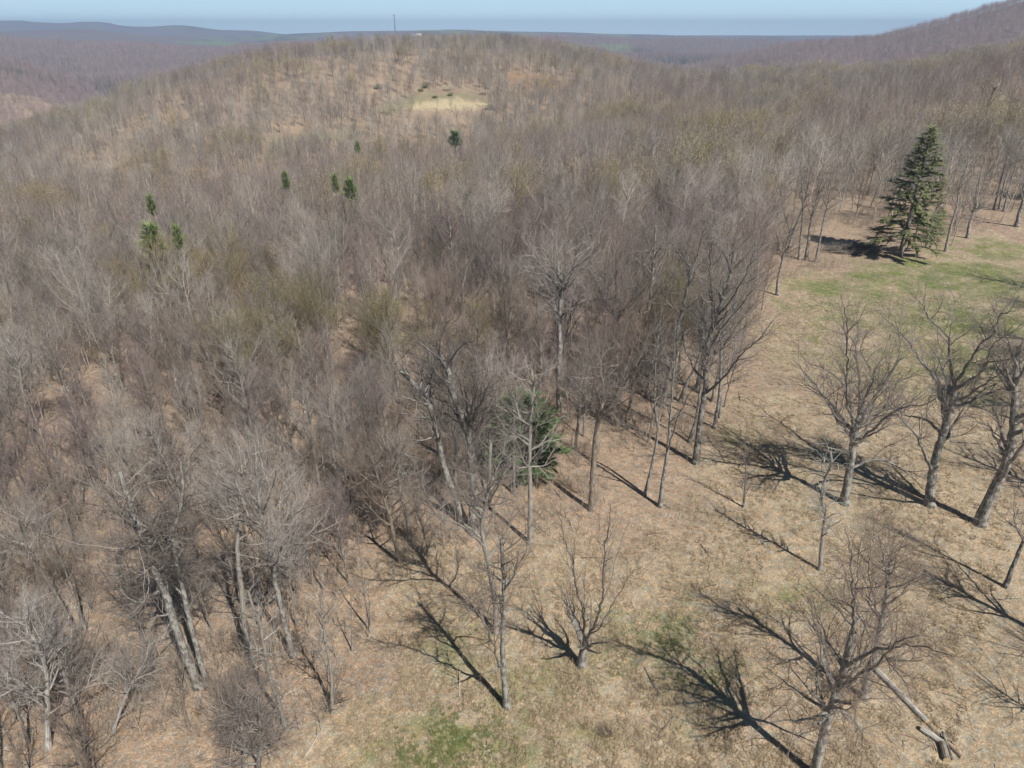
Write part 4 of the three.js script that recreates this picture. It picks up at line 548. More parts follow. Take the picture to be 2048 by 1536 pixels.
for (let D = 27; D < 190; D += 3.1) for (let x = -0.9 * D - 14; x < 0.9 * D; x += 3.1) {   // thinner young trees crowding between them
  const X = x + (rT() - 0.5) * 3.5, Y = D + (rT() - 0.5) * 3.5, keep = rT(), a = rT(), b = rT(), c = rT(), yaw = rT() * 6.283, n = fbm(X / 17 + 25, Y / 17, 2), e = -polyDist(X, Y, LAWN);
  if (e < 2 || (project(X, 0, Y)[0] > 1500 && Y < 190) || (Y < 110 && X > 25 && !inside(X, Y, SEMI)) || keep > 1.05 * smooth(0.22, 0.44, n) * smooth(1, 9, e) * (X < -14 ? 1 : 0.45) * (inside(X, Y, SEMI) ? (Y < 54 ? 0.3 : 0.8) : 1)) continue;
  const y = land(X, Y), q = project(X, y, Y), close = Y < 85 && X < -4, s = close ? 0.42 + 0.46 * b : 0.38 + 0.34 * b;
  SPOTS.push({ X, Y, y, q, kind: a < 0.25 && Y < 120 ? 'brush' : 'pole', s: a < 0.25 && Y < 120 ? s * 1.6 : s, yaw, mv: clamp(b * 0.9), tone: 0.65 + 0.7 * c, look: close ? Math.min(1, 0.3 + a) : a, vr: c, size: s * 15 / q[2] });
}
// crowns that stand out by colour: pixel, how many trees, yellow-green (1), mauve (2), silvery (3)
[[490, 690, 3, 1], [460, 730, 1, 1], [470, 500, 2, 1], [540, 520, 2, 1], [880, 375, 4, 1], [915, 390, 3, 1], [1500, 235, 4, 1], [1255, 320, 3, 1], [1380, 325, 3, 1], [40, 525, 4, 1], [60, 222, 2, 1], [150, 580, 3, 1], [480, 565, 3, 1], [330, 510, 3, 1], [350, 585, 3, 1], [210, 470, 2, 1], [1030, 310, 3, 1], [950, 300, 3, 1], [240, 160, 5, 1], [530, 110, 5, 1], [300, 150, 4, 1], [640, 95, 6, 1], [900, 90, 6, 1], [700, 100, 5, 1], [980, 80, 6, 1], [1060, 95, 5, 1], [820, 85, 6, 1], [1950, 130, 5, 1], [1900, 120, 4, 1],
  [1045, 405, 9, 2], [905, 430, 8, 2], [930, 470, 4, 2], [335, 470, 6, 2], [290, 500, 5, 2], [700, 470, 6, 2], [720, 560, 4, 2], [30, 630, 4, 2], [240, 690, 5, 2], [520, 450, 5, 2], [1250, 420, 5, 2], [1150, 330, 5, 2], [60, 800, 4, 2],
  [960, 425, 4, 3], [610, 500, 4, 3], [1110, 450, 3, 3], [1560, 330, 5, 3], [1250, 380, 3, 3], [1640, 300, 5, 3], [1480, 330, 4, 3], [140, 520, 4, 3], [480, 660, 3, 3], [20, 720, 4, 3], [300, 880, 4, 3], [1430, 460, 5, 3]].forEach(([px, py, n, k]) => {
  const near = SPOTS.map((t) => { const c = project(t.X, t.y + 11 * t.s, t.Y); return [Math.hypot(c[0] - px, (c[1] - py) * 1.4), t]; }).sort((a, b) => a[0] - b[0]).slice(0, n);
  for (const [d, t] of near) if (d < 90 && t.kind !== 'brush') { if (k === 1) t.kind = 'leafing'; else if (t.kind !== 'leafing') { t.mv = k === 2 ? 1.25 : 0; if (k === 3) { t.look = 1; t.tone = 1.25; t.kind = 'spread'; } } }
});
const inFrame = (q, m = 60) => q[0] > -m && q[0] < 2048 + m && q[1] > -m && q[1] < 1536 + 500;
const visible = SPOTS.filter((t) => inFrame(t.q)).sort((a, b) => b.size - a.size);
const single = new Set(visible.slice(0, 235));
console.log('trees', SPOTS.length, 'visible', visible.length);
// the larger ones, each a tree of its own
const LOOKS = [['grey', 'grey'], ['brown', 'tan'], ['mauve', 'grey'], ['pale', 'pale'], ['olive', 'grey']];
const protos = new Map();
function standTree(t, label, group) {
  const V = NEARTREES[t.kind], v = Math.floor(t.vr * V.length), lk = t.kind === 'leafing' ? 4 : t.mv > 0.62 ? 2 : t.look < 0.42 ? 0 : t.look < 0.72 ? 1 : 3, key = t.kind + v + '_' + lk;
  let o; const p = [t.X, t.y - 0.08, -t.Y], name = t.kind === 'brush' ? 'shrub' : t.kind === 'leafing' ? 'budding_tree' : 'bare_tree';
  if (!protos.has(key)) {
    o = thing(name, label, t.kind === 'brush' ? 'shrub' : 'tree', p, group); const T = V[v], [tw, bk] = LOOKS[lk];
    mesh('trunk', T.trunk, BARK[bk], o); for (const g of T.limbs) mesh('limb', g, BARK[bk], o); mesh('crown', T.crown, TWIG[tw], o, 'stuff'); if (T.buds) mesh('buds', T.buds, BUD, o, 'stuff');
    protos.set(key, o);
  } else { o = protos.get(key).clone(); o.name = numbered(name); o.userData = { label, category: t.kind === 'brush' ? 'shrub' : 'tree', group }; o.position.set(...p); scene.add(o); }
  o.rotation.y = t.yaw; o.scale.setScalar(t.s); t.lk = lk;
  return o;
}
const MARKS = [[96, 1490, 'the white-barked birch'], [406, 1372, 'the twin oaks'], [586, 1312, 'the silvery-crowned tree'], [505, 1322, 'the pale tan trunk'], [822, 1080, 'the flat-branched tree'], [945, 1064, 'the dead-limbed old tree'], [1046, 970, 'the green hemlock'], [1119, 822, 'the torn-limbed trunk'], [1233, 775, 'the V-limbed oak'], [1391, 926, 'the wood-edge tree'], [1324, 814, 'the tall leaning tree'], [1598, 519, 'the brush-pile tree row'], [1800, 512, 'the tall pine'], [158, 1286, 'the leaning tan tree'], [741, 1264, 'the twin-stemmed sapling']];
const ORD = ['first', 'second', 'third', 'fourth', 'fifth', 'sixth', 'seventh', 'eighth', 'ninth', 'tenth', 'eleventh', 'twelfth', 'thirteenth', 'fourteenth', 'fifteenth', 'sixteenth', 'seventeenth', 'eighteenth', 'nineteenth', 'twentieth'], CARD = ['', 'one', 'two', 'three', 'four', 'five', 'six', 'seven', 'eight', 'nine', 'ten', 'eleven', 'twelve', 'thirteen', 'fourteen', 'fifteen', 'sixteen', 'seventeen', 'eighteen', 'nineteen', 'twenty'];
const families = new Map();
for (const t of single) {
  const [px, py] = t.q; let best = 1e9, M; for (const m of MARKS) { const d = Math.hypot(px - m[0], (py - m[1]) * 1.3); if (d < best) { best = d; M = m; } }
  const dx = px - M[0], dy = py - M[1], rel = Math.abs(dx) > Math.abs(dy) * 1.3 ? (dx < 0 ? 'left of' : 'right of') : dy < 0 ? 'behind' : 'in front of', far = best < 110 ? 'just ' : best < 260 ? '' : 'far ';
  t.lookOf = t.kind === 'leafing' ? 'yellow-green' : t.mv > 0.62 ? 'mauve' : t.look < 0.42 ? 'grey' : t.look < 0.72 ? 'brownish' : 'pale';
  t.kindOf = { pole: 'slim tree', vase: 'vase-shaped tree', spread: 'spreading tree', brush: 'shrub', leafing: 'budding tree' }[t.kind];
  const key = `${t.lookOf} ${t.kindOf}|${far}${rel} ${M[2]}`;
  if (!families.has(key)) families.set(key, []); families.get(key).push(t);
}
for (const [key, list] of families) {
  const [what, where] = key.split('|'); list.sort((a, b) => a.q[0] - b.q[0]);
  list.forEach((t, i) => { const n = list.length; standTree(t, n === 1 ? `${what}, bare in early spring, ${where}`.replace('budding tree, bare in early spring,', 'budding tree') : n === 2 ? `${i ? 'right' : 'left'} one of two ${what}s ${where}` : `${ORD[i]} from left of ${CARD[n]} ${what}s ${where}`, t.kind === 'brush' ? 'shrubs among the leaves of the wood' : 'trees of the wood'); });
}

// the rest, too many and too small to tell apart: the wood
const wood = new THREE.Group(); wood.name = 'woodland'; wood.userData = { kind: 'stuff', label: 'dense bare woodland covering the valley and the hill behind', category: 'wood' }; scene.add(wood);
const woodTwig = new THREE.MeshStandardMaterial({ roughness: 0.9, vertexColors: true, color: 0xffffff }), woodBud = leafy([0.42, 0.36, 0.08]);
const buckets = new Map();
for (const t of SPOTS) {
  if (single.has(t)) continue;
  const far = t.Y > 150 || !inFrame(t.q, 200), V = (far ? FARTREES : NEARTREES)[t.kind], v = Math.floor(t.vr * V.length), key = (far ? 'f' : 'n') + t.kind + v;
  if (!buckets.has(key)) buckets.set(key, { T: V[v], list: [] }); buckets.get(key).list.push(t);
}
const dummy = new THREE.Object3D(), tint = new THREE.Color();
function copies(name, g, m, list, colorOf, parent) {
  const I = new THREE.InstancedMesh(g, m, list.length); I.name = name; I.castShadow = I.receiveShadow = true; I.userData.kind = 'stuff';
  list.forEach((t, i) => { dummy.position.set(t.X, t.y - 0.1, -t.Y); dummy.rotation.set(0, t.yaw, 0); dummy.scale.set(t.s, t.s * (t.tall ?? 1), t.s); dummy.updateMatrix(); I.setMatrixAt(i, dummy.matrix); I.setColorAt(i, tint.setRGB(...colorOf(t))); });
  parent.add(I);
}
const crownColor = (t) => mixc(mixc([0.240, 0.208, 0.180], [0.42, 0.39, 0.355], t.look > 0.66 ? 0.9 : t.look * 0.35), [0.22, 0.142, 0.135], Math.min(1, t.mv * 0.6)).map((v) => v * t.tone);
for (const { T, list } of buckets.values()) {
  copies('crowns', T.crown, woodTwig, list, (t) => (t.kind === 'leafing' ? [0.27 * t.tone, 0.225 * t.tone, 0.135 * t.tone] : crownColor(t)), wood);
  const g = T.limbs.length ? mergeGeometries([T.trunk, ...T.limbs]) : T.trunk;
  copies('trunks', g, woodTwig, list, (t) => (t.look > 0.6 ? [0.46, 0.42, 0.37] : t.look > 0.25 ? [0.30, 0.27, 0.24] : [0.2, 0.175, 0.155]), wood);
  if (T.buds) copies('young_leaves', T.buds, woodBud, list, (t) => (t.look < 0.5 ? [1, 0.9, 0.8] : [0.95, 0.7, 0.75]), wood);
}
// ───────── far wooded hills ─────────
{
  const VERY = { ...FARCFG, lens: [3.6, 2.0], gaps: [0.8, 0.45], rad: [0.085, 0.06], seg: [1, 1] };
  const keepCfg = { ...FARCFG }; Object.assign(FARCFG, VERY);
  const V = [1, 2, 3].map((s) => { const T = grow('spread', s * 91, true); return mergeGeometries([T.trunk, T.crown]); }); Object.assign(FARCFG, keepCfg);
  const r = rngOf(311), cand = [];
  for (let D = 640; D < 3300; D += 5 + D / 330) { const st = 6.5 + D / 420; for (let x = -0.74 * D; x < 0.74 * D; x += st) cand.push([x + (r() - 0.5) * st, D + (r() - 0.5) * 16, r(), r(), r()]); }
  cand.sort((a, b) => a[1] - b[1]);
  const top = new Float32Array(1100).fill(2000), lists = [[], [], []], firs = []; let Dl = 300;
  for (const [x, D, a, b, c] of cand) {
    if (D < 700 && Math.abs(x) < 420 && D < 690) continue;
    while (Dl < D - 25) { Dl += 6 + Dl / 300; for (let i = 0; i < 1100; i++) { const xx = (i * 2 - 76 - 1024) / 1583 * Dl, q = project(xx, land(xx, Dl) + (Dl < 690 && Math.abs(xx) < 400 ? 9 : 0), Dl); if (q[1] < top[i]) top[i] = q[1]; } }
    const y = land(x, D), q = project(x, y + 14, D), i = Math.round((q[0] + 76) / 2); if (i < 0 || i >= 1100 || q[1] > top[i] + 2 || q[1] < -60) continue;
    const f = FIELDS.some(([poly, d0, d1]) => D > d0 && D < d1 && inside(...project(x, y, D).slice(0, 2), poly)); if (f) continue;
    const n = fbm(x / 420 + 9, D / 420, 3) + (fbm(x / 120, D / 120, 3) - 0.5) * 0.3;
    const t = { X: x, Y: D, y: y - 1, yaw: a * 6.28, s: 0.75 + 0.5 * b, tone: 0.8 + 0.4 * c, look: c, mv: b };
    if (n > 0.61 && a < 0.4) firs.push(t); else lists[Math.floor(a * 3)].push(t);
  }
  const far = new THREE.Group(); far.name = 'far_woods'; far.userData = { kind: 'stuff', label: 'bare woods on the hazy hillsides beyond the near ridge', category: 'wood' }; scene.add(far);
  lists.forEach((l, k) => copies('trees', V[k], woodTwig, l, (t) => mixc([0.40, 0.32, 0.30], [0.34, 0.26, 0.265], t.mv).map((v) => v * t.tone), far));
  const fir = conifer(77, 13, 3.2, { boughs: 26, sprays: 2 });
  const firG = mergeGeometries([fir.trunk, fir.crown].map((g) => { const h = g.clone(); return h; }));
  copies('evergreens', firG, new THREE.MeshStandardMaterial({ roughness: 0.9, vertexColors: true }), firs, (t) => [0.08 * t.tone, 0.11 * t.tone, 0.065 * t.tone], far);
  console.log('far', lists.map((l) => l.length).join(), firs.length);
}
// ───────── small evergreens among the bare trees ─────────
[[910, 285, 38, 28, 'tall bright green evergreen alone in the grey wood below the golden clearing'], [715, 293, 16, 15, 'small dark evergreen left of the tall bright green one'], [570, 356, 19, 18, 'tiny evergreen in the valley wood below the pale dell'], [670, 364, 23, 18, 'left evergreen of a close pair in the valley wood'], [700, 377, 32, 28, 'right, broader evergreen of a close pair in the valley wood'], [302, 410, 32, 20, 'narrow evergreen at the foot of the leafy slope'], [303, 474, 42, 44, 'broad round evergreen among mauve crowns, larger of two side by side'], [354, 468, 28, 22, 'smaller narrow evergreen right of the broad round one'], [980, 219, 20, 24, 'dark evergreen at the right end of the golden clearing'], [757, 177, 16, 22, 'dark evergreen shrub left of the golden clearing']].forEach(([px, py, h, w, label], i) => {
  const lift = i < 8 ? 13 : 0, p = at(px, py, lift), m = project(...p)[2] / FPX, C = CEDARS[i < 8 ? i % 2 : 2], base = 8, bw = 2.4; p[1] = land(p[0], p[2]);
  const t = evergreen(C, 0, 0, 1, label, i === 0 ? NEEDLE : NEEDLE3, i, p), wide = w * m / 2 / bw * (i < 8 ? 1.6 : 0.8);
  t.scale.set(wide, (h * m * 0.5 + lift) / base, wide);
});
// ───────── blossoming and evergreen shrubs round the golden clearing ─────────
[[895, 181, 6, 3.6, [0.75, 0.70, 0.66], 'pale blossoming thicket at the back of the golden clearing'], [842, 183, 3, 2.2, [0.30, 0.31, 0.15], 'olive green shrub left of the pale thicket'], [900, 192, 2.6, 1.8, [0.26, 0.30, 0.15], 'round green shrub on the grass in front of the pale thicket'], [870, 196, 2.2, 1.6, [0.34, 0.33, 0.22], 'grey green shrub beside the left end of the golden grass'], [850, 176, 2.4, 3, [0.25, 0.28, 0.12], 'upright green shrub behind the olive shrub']].forEach(([px, py, R, h, col, label], i) => {
  const p = at(px, py), r = rngOf(500 + i), t = thing('shrub', label, 'shrub', [p[0], p[1] - 0.1, -p[2]]), st = new Geo(), lf = new Geo();
  for (let k = 0; k < 46; k++) { const a = r() * 6.28, Q = path([(r() - 0.5) * R * 0.7, 0, (r() - 0.5) * R * 0.7], [Math.cos(a) * 0.8, 1, Math.sin(a) * 0.8], h * (0.6 + 0.6 * r()), 3, 0.5, 0, r); st.tube(Q, taper(3, 0.05, 0.015), 3); for (let n = 0; n < 45; n++) { const [c] = along(Q, total(Q) * Math.sqrt(r())); lf.leaf(add(c, [(r() - 0.5) * 1.1, (r() - 0.5) * 0.9, (r() - 0.5) * 1.1]), r, 0.26, [0.7 + 0.6 * r(), 0.7 + 0.6 * r(), 0.8]); } }
  mesh('stem', st.done(), TWIG.grey, t); mesh('foliage', lf.done(true), leafy(col), t, 'stuff');
});
// ───────── mast and white farm buildings beyond the ridge ─────────
{
  const D = 1750, spot = (px, py) => { const q = ray(px, py), k = D / q[2]; return [q[0] * k, EYE + q[1] * k]; };
  const [mx, topY] = spot(788, 28), gy = land(mx, D), H = topY - gy, t = thing('radio_mast', 'slender lattice mast on the skyline above the wooded ridge', 'mast', [mx, gy - 0.5, -D]);
  const half = (y) => lerp(2.6, 0.8, y / H), legs = [0, 1, 2, 3].map((k) => [Math.cos(k * Math.PI / 2 + 0.6), Math.sin(k * Math.PI / 2 + 0.6)]);
  const steel = new THREE.MeshStandardMaterial({ color: new THREE.Color().setRGB(0.22, 0.23, 0.25), roughness: 0.6, metalness: 0.4 });
  for (const [a, b] of legs) { const g = new Geo(); g.tube([[a * half(0), 0, b * half(0)], [a * half(H), H, b * half(H)]], [0.32, 0.24], 6); mesh('leg', g.done(), steel, t); }
  const br = new Geo(); for (let y = 0; y < H - 3; y += 4.2) for (let k = 0; k < 4; k++) { const A = legs[k], B = legs[(k + 1) % 4], y2 = Math.min(H, y + 4.2); br.tube([[A[0] * half(y), y, A[1] * half(y)], [B[0] * half(y2), y2, B[1] * half(y2)]], [0.12, 0.12], 4); br.tube([[B[0] * half(y), y, B[1] * half(y)], [A[0] * half(y2), y2, A[1] * half(y2)]], [0.12, 0.12], 4); br.tube([[A[0] * half(y2), y2, A[1] * half(y2)], [B[0] * half(y2), y2, B[1] * half(y2)]], [0.12, 0.12], 4); }
  mesh('bracing', br.done(), steel, t);
  const panel = new THREE.BoxGeometry(0.7, 2.6, 0.4), white = new THREE.MeshStandardMaterial({ color: new THREE.Color().setRGB(0.6, 0.6, 0.6), roughness: 0.5 });
  for (let k = 0; k < 6; k++) { const o = mesh('antenna', panel, white, t), a = k * Math.PI / 3; o.position.set(Math.cos(a) * 2.2, H - 1.6, Math.sin(a) * 2.2); o.rotation.y = -a; }
  const rg = new THREE.TorusGeometry(2.1, 0.12, 5, 18); rg.rotateX(Math.PI / 2); mesh('platform', rg, steel, t).position.y = H - 2.4;
  const barn = (px, py, w, d, h, label, roofC) => {
    const [x, y0] = spot(px, py), y = Math.max(land(x, D - 40) - 0.3, y0 - h), b = thing('farm_building', label, 'farm building', [x, y, -(D - 40)]), hh = y0 - y - h * 0.0;
    const wallM = new THREE.MeshStandardMaterial({ color: new THREE.Color().setRGB(0.72, 0.72, 0.70), roughness: 0.8 }), roofM = new THREE.MeshStandardMaterial({ color: new THREE.Color().setRGB(...roofC), roughness: 0.45, metalness: 0.1 }), dark = new THREE.MeshStandardMaterial({ color: 0x40444a, roughness: 0.6 });
    const wh = hh * 0.6; const W = mesh('wall', new THREE.BoxGeometry(w, wh, d), wallM, b); W.position.y = wh / 2;
    const sh = new THREE.Shape(); sh.moveTo(-d / 2 - 0.5, 0); sh.lineTo(0, hh - wh); sh.lineTo(d / 2 + 0.5, 0); sh.lineTo(-d / 2 - 0.5, 0); const rgm = new THREE.ExtrudeGeometry(sh, { depth: w + 0.8, bevelEnabled: false }); rgm.translate(0, 0, -w / 2 - 0.4); rgm.rotateY(Math.PI / 2); mesh('roof', rgm, roofM, b).position.y = wh + 0.003;
    const dr = mesh('door', new THREE.BoxGeometry(2.4, Math.min(wh * 0.8, 3), 0.1), dark, b); dr.position.set(-w * 0.2, Math.min(wh * 0.8, 3) / 2, d / 2 + 0.06); for (const s of [0.1, 0.3]) { const wn = mesh('window', new THREE.BoxGeometry(1.1, 1, 0.1), dark, b); wn.position.set(w * s, wh * 0.6, d / 2 + 0.06); }
    b.rotation.y = 0.25;
  };
  barn(842, 67, 10, 8, 5, 'white barn just showing over the ridge right of the mast', [0.8, 0.8, 0.8]); barn(833, 69, 9, 6, 4, 'low pale shed left of the white barn on the ridge', [0.5, 0.5, 0.48]);
}
// ───────── logs, fallen branch, brush pile ─────────
const SAWN = new THREE.MeshStandardMaterial({ roughness: 0.8, color: new THREE.Color().setRGB(0.55, 0.42, 0.26) }), GREYWOOD = barkMap(8, [0.72, 0.67, 0.60], 0.05);
function log(name, label, cat, a, b, w, bark, lift = 0, tipr = 0.9) {
  const A = at(...a), B = at(...b), m = project(...A)[2] / FPX, r0 = w / 2 * m, mid = [(A[0] + B[0]) / 2, (A[1] + B[1]) / 2 + r0 * 0.8 + lift, -(A[2] + B[2]) / 2], t = thing(name, label, cat, mid), r = rngOf(w * 31 + 7);
  const p0 = sub([A[0], A[1] + r0 * 0.8 + lift, -A[2]], mid), p1 = sub([B[0], B[1] + r0 * tipr * 0.8 + lift, -B[2]], mid), [P, S] = refine([p0, add(p0, sub(p1, p0), 0.5), p1], [r0, r0 * (1 + tipr) / 2, r0 * tipr], 0.35, r0 * 0.16, r), g = new Geo(); g.tube(P, S, 12, [1, 1, 1]); mesh('bark', g.done(), bark, t);
  const d = nrm(sub(p1, p0)); for (const [k, s] of [[0, -1], [P.length - 1, 1]]) { const c = new THREE.CylinderGeometry(S[k] * 0.97, S[k] * 0.97, 0.03, 12); const o = mesh('sawn_end', c, SAWN, t); o.position.set(...add(P[k], d, s * 0.005)); o.quaternion.setFromUnitVectors(new THREE.Vector3(0, 1, 0), new THREE.Vector3(...nrm(sub(P[Math.min(P.length - 1, k + 1)], P[Math.max(0, k - 1)])))); }
  return t;
}
log('fallen_log', 'long weathered grey fallen trunk lying from the snapped tree towards the corner', 'log', [1754, 1344], [1853, 1446], 11.5, GREYWOOD, 0, 0.9);
log('cut_log', 'short pale cut log below the end of the long fallen trunk', 'log', [1842, 1460], [1884, 1488], 13, GREYWOOD);
log('cut_log', 'stubby log piece with orange heartwood under the dark pole', 'log', [1884, 1490], [1892, 1524], 14, BARK.tan);
log('pole', 'dark bare pole lying across the log pieces', 'pole', [1883, 1470], [1903, 1527], 5, BARK.dark, 0.22);
log('pole', 'thin brown pole running on from the fallen trunk to the corner', 'pole', [1856, 1450], [1922, 1516], 6, BARK.tan);
log('fallen_branch', 'dark rotten branch with pale breaks lying on the lawn behind the split tree', 'branch', [1902, 884], [1962, 889], 4, BARK.dark, 0, 0.6);
{ const r = rngOf(88); [[1965, 1500], [1948, 1478], [1990, 1530], [1905, 1486], [1915, 1430], [1620, 1440], [1850, 1385], [1700, 870], [1780, 1280], [1355, 1030], [1340, 1032]].forEach(([x, y], i) => { const a = r() * 3, l = 9 + r() * 10; log('wood_splinter', ['pale split of wood near the corner logs', 'pale wood chip above the corner logs', 'pale bark strip in the bottom right corner', 'pale chip beside the cut log', 'white chip above the long fallen trunk', 'pale stick left of the front lawn trunk', 'pale stick by the upper end of the fallen trunk', 'pale stick under the low arching limb', 'pale stick behind the snapped tree', 'small white stick on the leaves at the wood edge', 'second small white stick beside it'][i], 'stick', [x, y], [x + Math.cos(a) * l, y + Math.sin(a) * l * 0.6], 2.4 + r() * 2, GREYWOOD, 0, 0.4); }); }
{
  const c = at(1706, 503), t = thing('brush_pile', 'heap of cut branches left of the tall pine', 'brush pile', [c[0], c[1], -c[2]]), r = rngOf(61), kinds = [];
  for (let v = 0; v < 6; v++) { const g = new Geo(), P = path([-2.2, 0, 0], [1, 0.1, (r() - 0.5) * 0.3], 4.4 + r() * 2, 5, 0.3, -0.02, r), S = taper(5, 0.07, 0.015); g.tube(P, S, 5); dress(g, P, S, { ...DENSE, lens: [1.5, 0.7], gaps: [0.4, 0.3], rad: [0.03, 0.015], seg: [3, 1], sides: [3, 3] }, 0, r, [1, 1, 1], null, 0.2); kinds.push(g.done()); }
  for (let k = 0; k < 80; k++) { const o = mesh('branch', kinds[k % 6], k % 3 ? TWIG.grey : TWIG.dark, t), u = (r() - 0.5) * 2, v = (r() - 0.5) * 2; o.position.set(u * 4.2, 0.1 + (1 - Math.min(1, Math.hypot(u, v))) * 1.5 * r() + 0.2, v * 1.8); o.rotation.set((r() - 0.5) * 0.3, (r() - 0.5) * 1.1 + (r() < 0.5 ? Math.PI : 0), (r() - 0.5) * 0.25); o.name = k ? 'branch_' + String(k).padStart(3, '0') : 'branch'; }
}
// small dead tufts on the grass
[[1212, 1468, 0.9, 'single brown dead tuft on the front lawn'], [1160, 1345, 1.4, 'litter of cut stems round the foot of the broom-shaped lawn tree'], [1655, 1380, 0.8, 'dry brown tuft beside the snapped tree']].forEach(([x, y, s, label], i) => { const p = at(x, y), t = thing('dead_tuft', label, 'tuft', [p[0], p[1], -p[2]]), g = new Geo(), r = rngOf(40 + i); for (let k = 0; k < 90; k++) { const a = r() * 6.28, rr = s * Math.sqrt(r()); g.tube(path([Math.cos(a) * rr * (i === 1 ? 1 : 0.3), 0.02, Math.sin(a) * rr * (i === 1 ? 1 : 0.3)], [Math.cos(a + r()), i === 1 ? 0.15 + 0.2 * r() : 1.2, Math.sin(a + r())], s * (0.5 + 0.5 * r()), 2, 0.3, 0, r), [0.012, 0.009, 0], 3); } mesh('stems', g.done(), TWIG.brown, t, 'stuff'); });
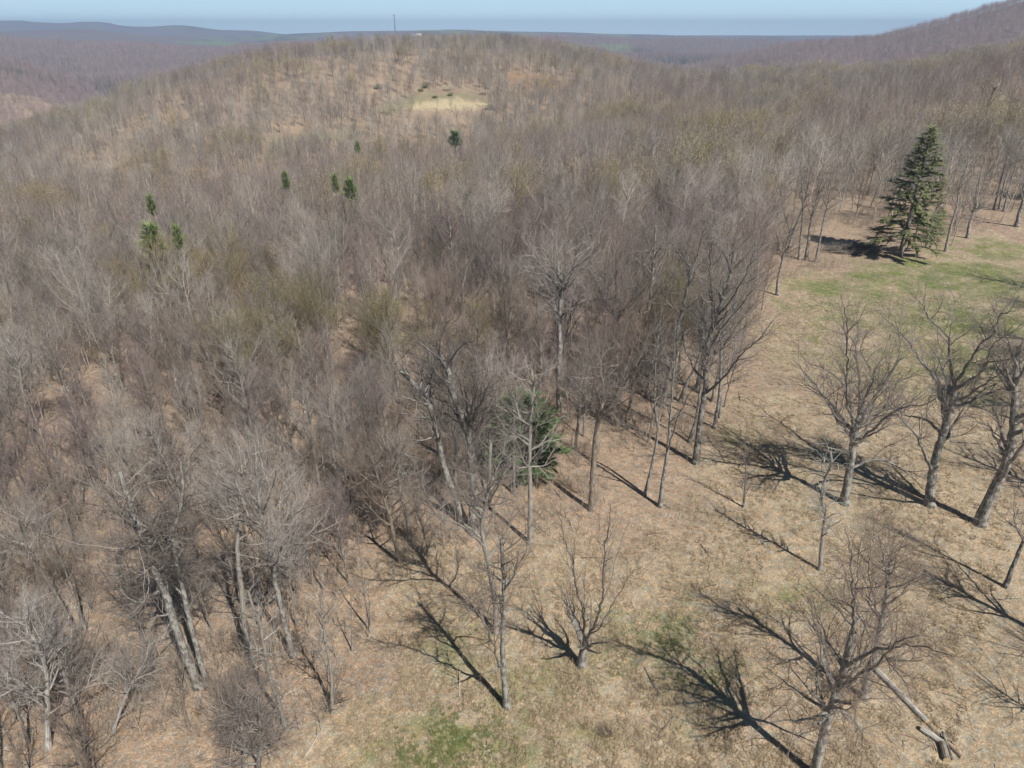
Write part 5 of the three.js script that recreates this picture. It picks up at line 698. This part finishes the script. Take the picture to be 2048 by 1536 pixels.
// ───────── undergrowth and fallen leaves ─────────
{
  const r = rngOf(5150), list = [], V = FARTREES.brush;
  for (let k = 0; k < 60000; k++) { const D = 30 + 140 * Math.pow(r(), 0.8), x = (r() * 2 - 1) * (D * 0.85 + 8), a = r(), b = r(), c = r(), d = -polyDist(x, D, LAWN); if (d < 0.5 || (D < 110 && x > 25)) continue; const n = fbm(x / 14 + 60, D / 14, 2), q = inside(x, D, SEMI) ? 0.18 : 0.6 * smooth(0, 9, d); if (a > q * smooth(0.35, 0.6, n) * 1.6) continue; list.push({ X: x, Y: D, y: land(x, D), yaw: b * 6.28, s: 0.2 + 0.5 * c * c, tone: 0.8 + 0.4 * b, look: c, mv: n }); }
  console.log('undergrowth', list.length);
  const u = new THREE.Group(); u.name = 'undergrowth'; u.userData = { kind: 'stuff', label: 'knee-high bare brush and saplings on the forest floor', category: 'undergrowth' }; scene.add(u);
  V.forEach((T, v) => copies('bare_stems', mergeGeometries([T.trunk, ...T.limbs, T.crown]), woodTwig, list.filter((_, i) => i % V.length === v), (t) => (t.look > 0.5 ? [0.38, 0.32, 0.26] : [0.28, 0.24, 0.21]).map((q) => q * t.tone), u));
  const lf = new Geo(); lf.leaf([0, 0, 0], rngOf(3), 0.13, [1, 1, 1]); const leaf = lf.done(true), leaves = [];
  for (let k = 0; k < 150000; k++) { const D = 27 + 75 * Math.pow(r(), 1.3), x = (r() * 2 - 1) * (D * 0.8 + 4), a = r(), b = r(), c = r(), n = fbm(x / 5 + 60, D / 5, 2); if (n < 0.36 + 0.3 * a || (a > 0.35 && inside(x, D, LAWN))) continue; leaves.push({ X: x, Y: D, y: land(x, D) + 0.12, yaw: b * 6.28, s: 0.7 + 0.8 * c, look: b }); }
  const lm = new THREE.MeshStandardMaterial({ roughness: 0.8, vertexColors: true });
  const L = new THREE.Group(); L.name = 'fallen_leaves'; L.userData = { kind: 'stuff', label: 'dry curled leaves scattered over grass and forest floor', category: 'leaves' }; scene.add(L);
  copies('dry_leaves', leaf, lm, leaves, (t) => (t.look < 0.3 ? [0.53, 0.43, 0.31] : t.look < 0.6 ? [0.40, 0.27, 0.16] : [0.22, 0.13, 0.08]), L);
  console.log('leaves', leaves.length);
  // grass: dead straw over the lawn, fresh blades in the green patches
  const blades = (seed) => { const g = new Geo(), q = rngOf(seed); for (let k = 0; k < 9; k++) { const a = q() * 6.28, P = path([Math.cos(a) * 0.06, 0, Math.sin(a) * 0.06], [Math.cos(a) * 0.9, 0.7 + q(), Math.sin(a) * 0.9], 0.16 + 0.12 * q(), 2, 0.3, -0.15, q); g.tube(P, [0.012, 0.009, 0], 3); } return g.done(); };
  const dry = [], fresh = [];
  for (let k = 0; k < 60000; k++) { const D = 27 + 85 * Math.pow(r(), 1.2), x = (r() * 2 - 1) * (D * 0.8 + 4), b = r(), c = r(); if (!inside(x, D, LAWN) || vn(x * 0.7 + 9, D * 0.7) < 0.42) continue; let g = 0; for (const [gx, gD, w, d, k2] of GREENS) g = Math.max(g, k2 * Math.exp(-(((x - gx) / w) ** 2) - ((D - gD) / d) ** 2)); (g > 0.25 + 0.5 * c ? fresh : dry).push({ X: x, Y: D, y: land(x, D) + 0.1, yaw: b * 6.28, s: 0.7 + 0.9 * c, look: b }); }
  const G = new THREE.Group(); G.name = 'grass'; G.userData = { kind: 'stuff', label: 'short dead straw grass with fresh green tufts on the lawn', category: 'grass' }; scene.add(G);
  copies('dead_blades', blades(1), lm, dry, (t) => (t.look < 0.5 ? [0.54, 0.44, 0.30] : [0.42, 0.33, 0.22]), G); copies('green_blades', blades(2), lm, fresh, (t) => (t.look < 0.5 ? [0.20, 0.23, 0.08] : [0.25, 0.25, 0.11]), G);
  console.log('grass', dry.length, fresh.length);
  // dead branches lying about
  const fallen = []; for (let k = 0; k < 900; k++) { const D = 28 + 90 * r(), x = (r() * 2 - 1) * (D * 0.8 + 4), b = r(), c = r(); if (inside(x, D, LAWN) && c < 0.93) continue; fallen.push({ X: x, Y: D, y: land(x, D) + 0.16, yaw: b * 6.28, s: 0.25 + 0.45 * c * c, look: b, tone: 1 }); }
  const lg = at(1850, 1455); for (let k = 0; k < 34; k++) { const a = r() * 6.28, d = 0.5 + 3.2 * r(), x = lg[0] + Math.cos(a) * d, D = lg[2] + Math.sin(a) * d * 1.3; fallen.push({ X: x, Y: D, y: land(x, D) + 0.14, yaw: r() * 6.28, s: 0.12 + 0.22 * r(), look: r(), tone: 1 }); }
  const fb = new Geo(), q = rngOf(19), fp = path([-1.6, 0, 0], [1, 0.02, 0.1], 3.6, 5, 0.35, 0, q), fs = taper(5, 0.09, 0.02); fb.tube(fp, fs, 6); dress(fb, fp, fs, { ...DENSE, lens: [1.5, 0.6], gaps: [0.6, 0.4], rad: [0.04, 0.02], seg: [3, 1], sides: [4, 3], lift: 0 }, 0, q, [1, 1, 1], null, 0.3);
  const FB = new THREE.Group(); FB.name = 'dead_branches'; FB.userData = { kind: 'stuff', label: 'small dead branches strewn on the forest floor', category: 'branches' }; scene.add(FB); copies('branches', fb.done(), lm, fallen, (t) => (t.look < 0.4 ? [0.5, 0.46, 0.4] : [0.22, 0.18, 0.15]), FB);
}
{ let n = 0; const s = new Set(); scene.traverse((o) => { if (o.isMesh && !s.has(o.geometry)) { s.add(o.geometry); n += o.geometry.index ? o.geometry.index.count / 3 : o.geometry.attributes.position.count / 3; } if (o.userData.category && o.userData.label.split(' ').length > 16) console.log('LONG', o.userData.label); }); console.log('triangles', n); }


renderer.render(scene, camera);
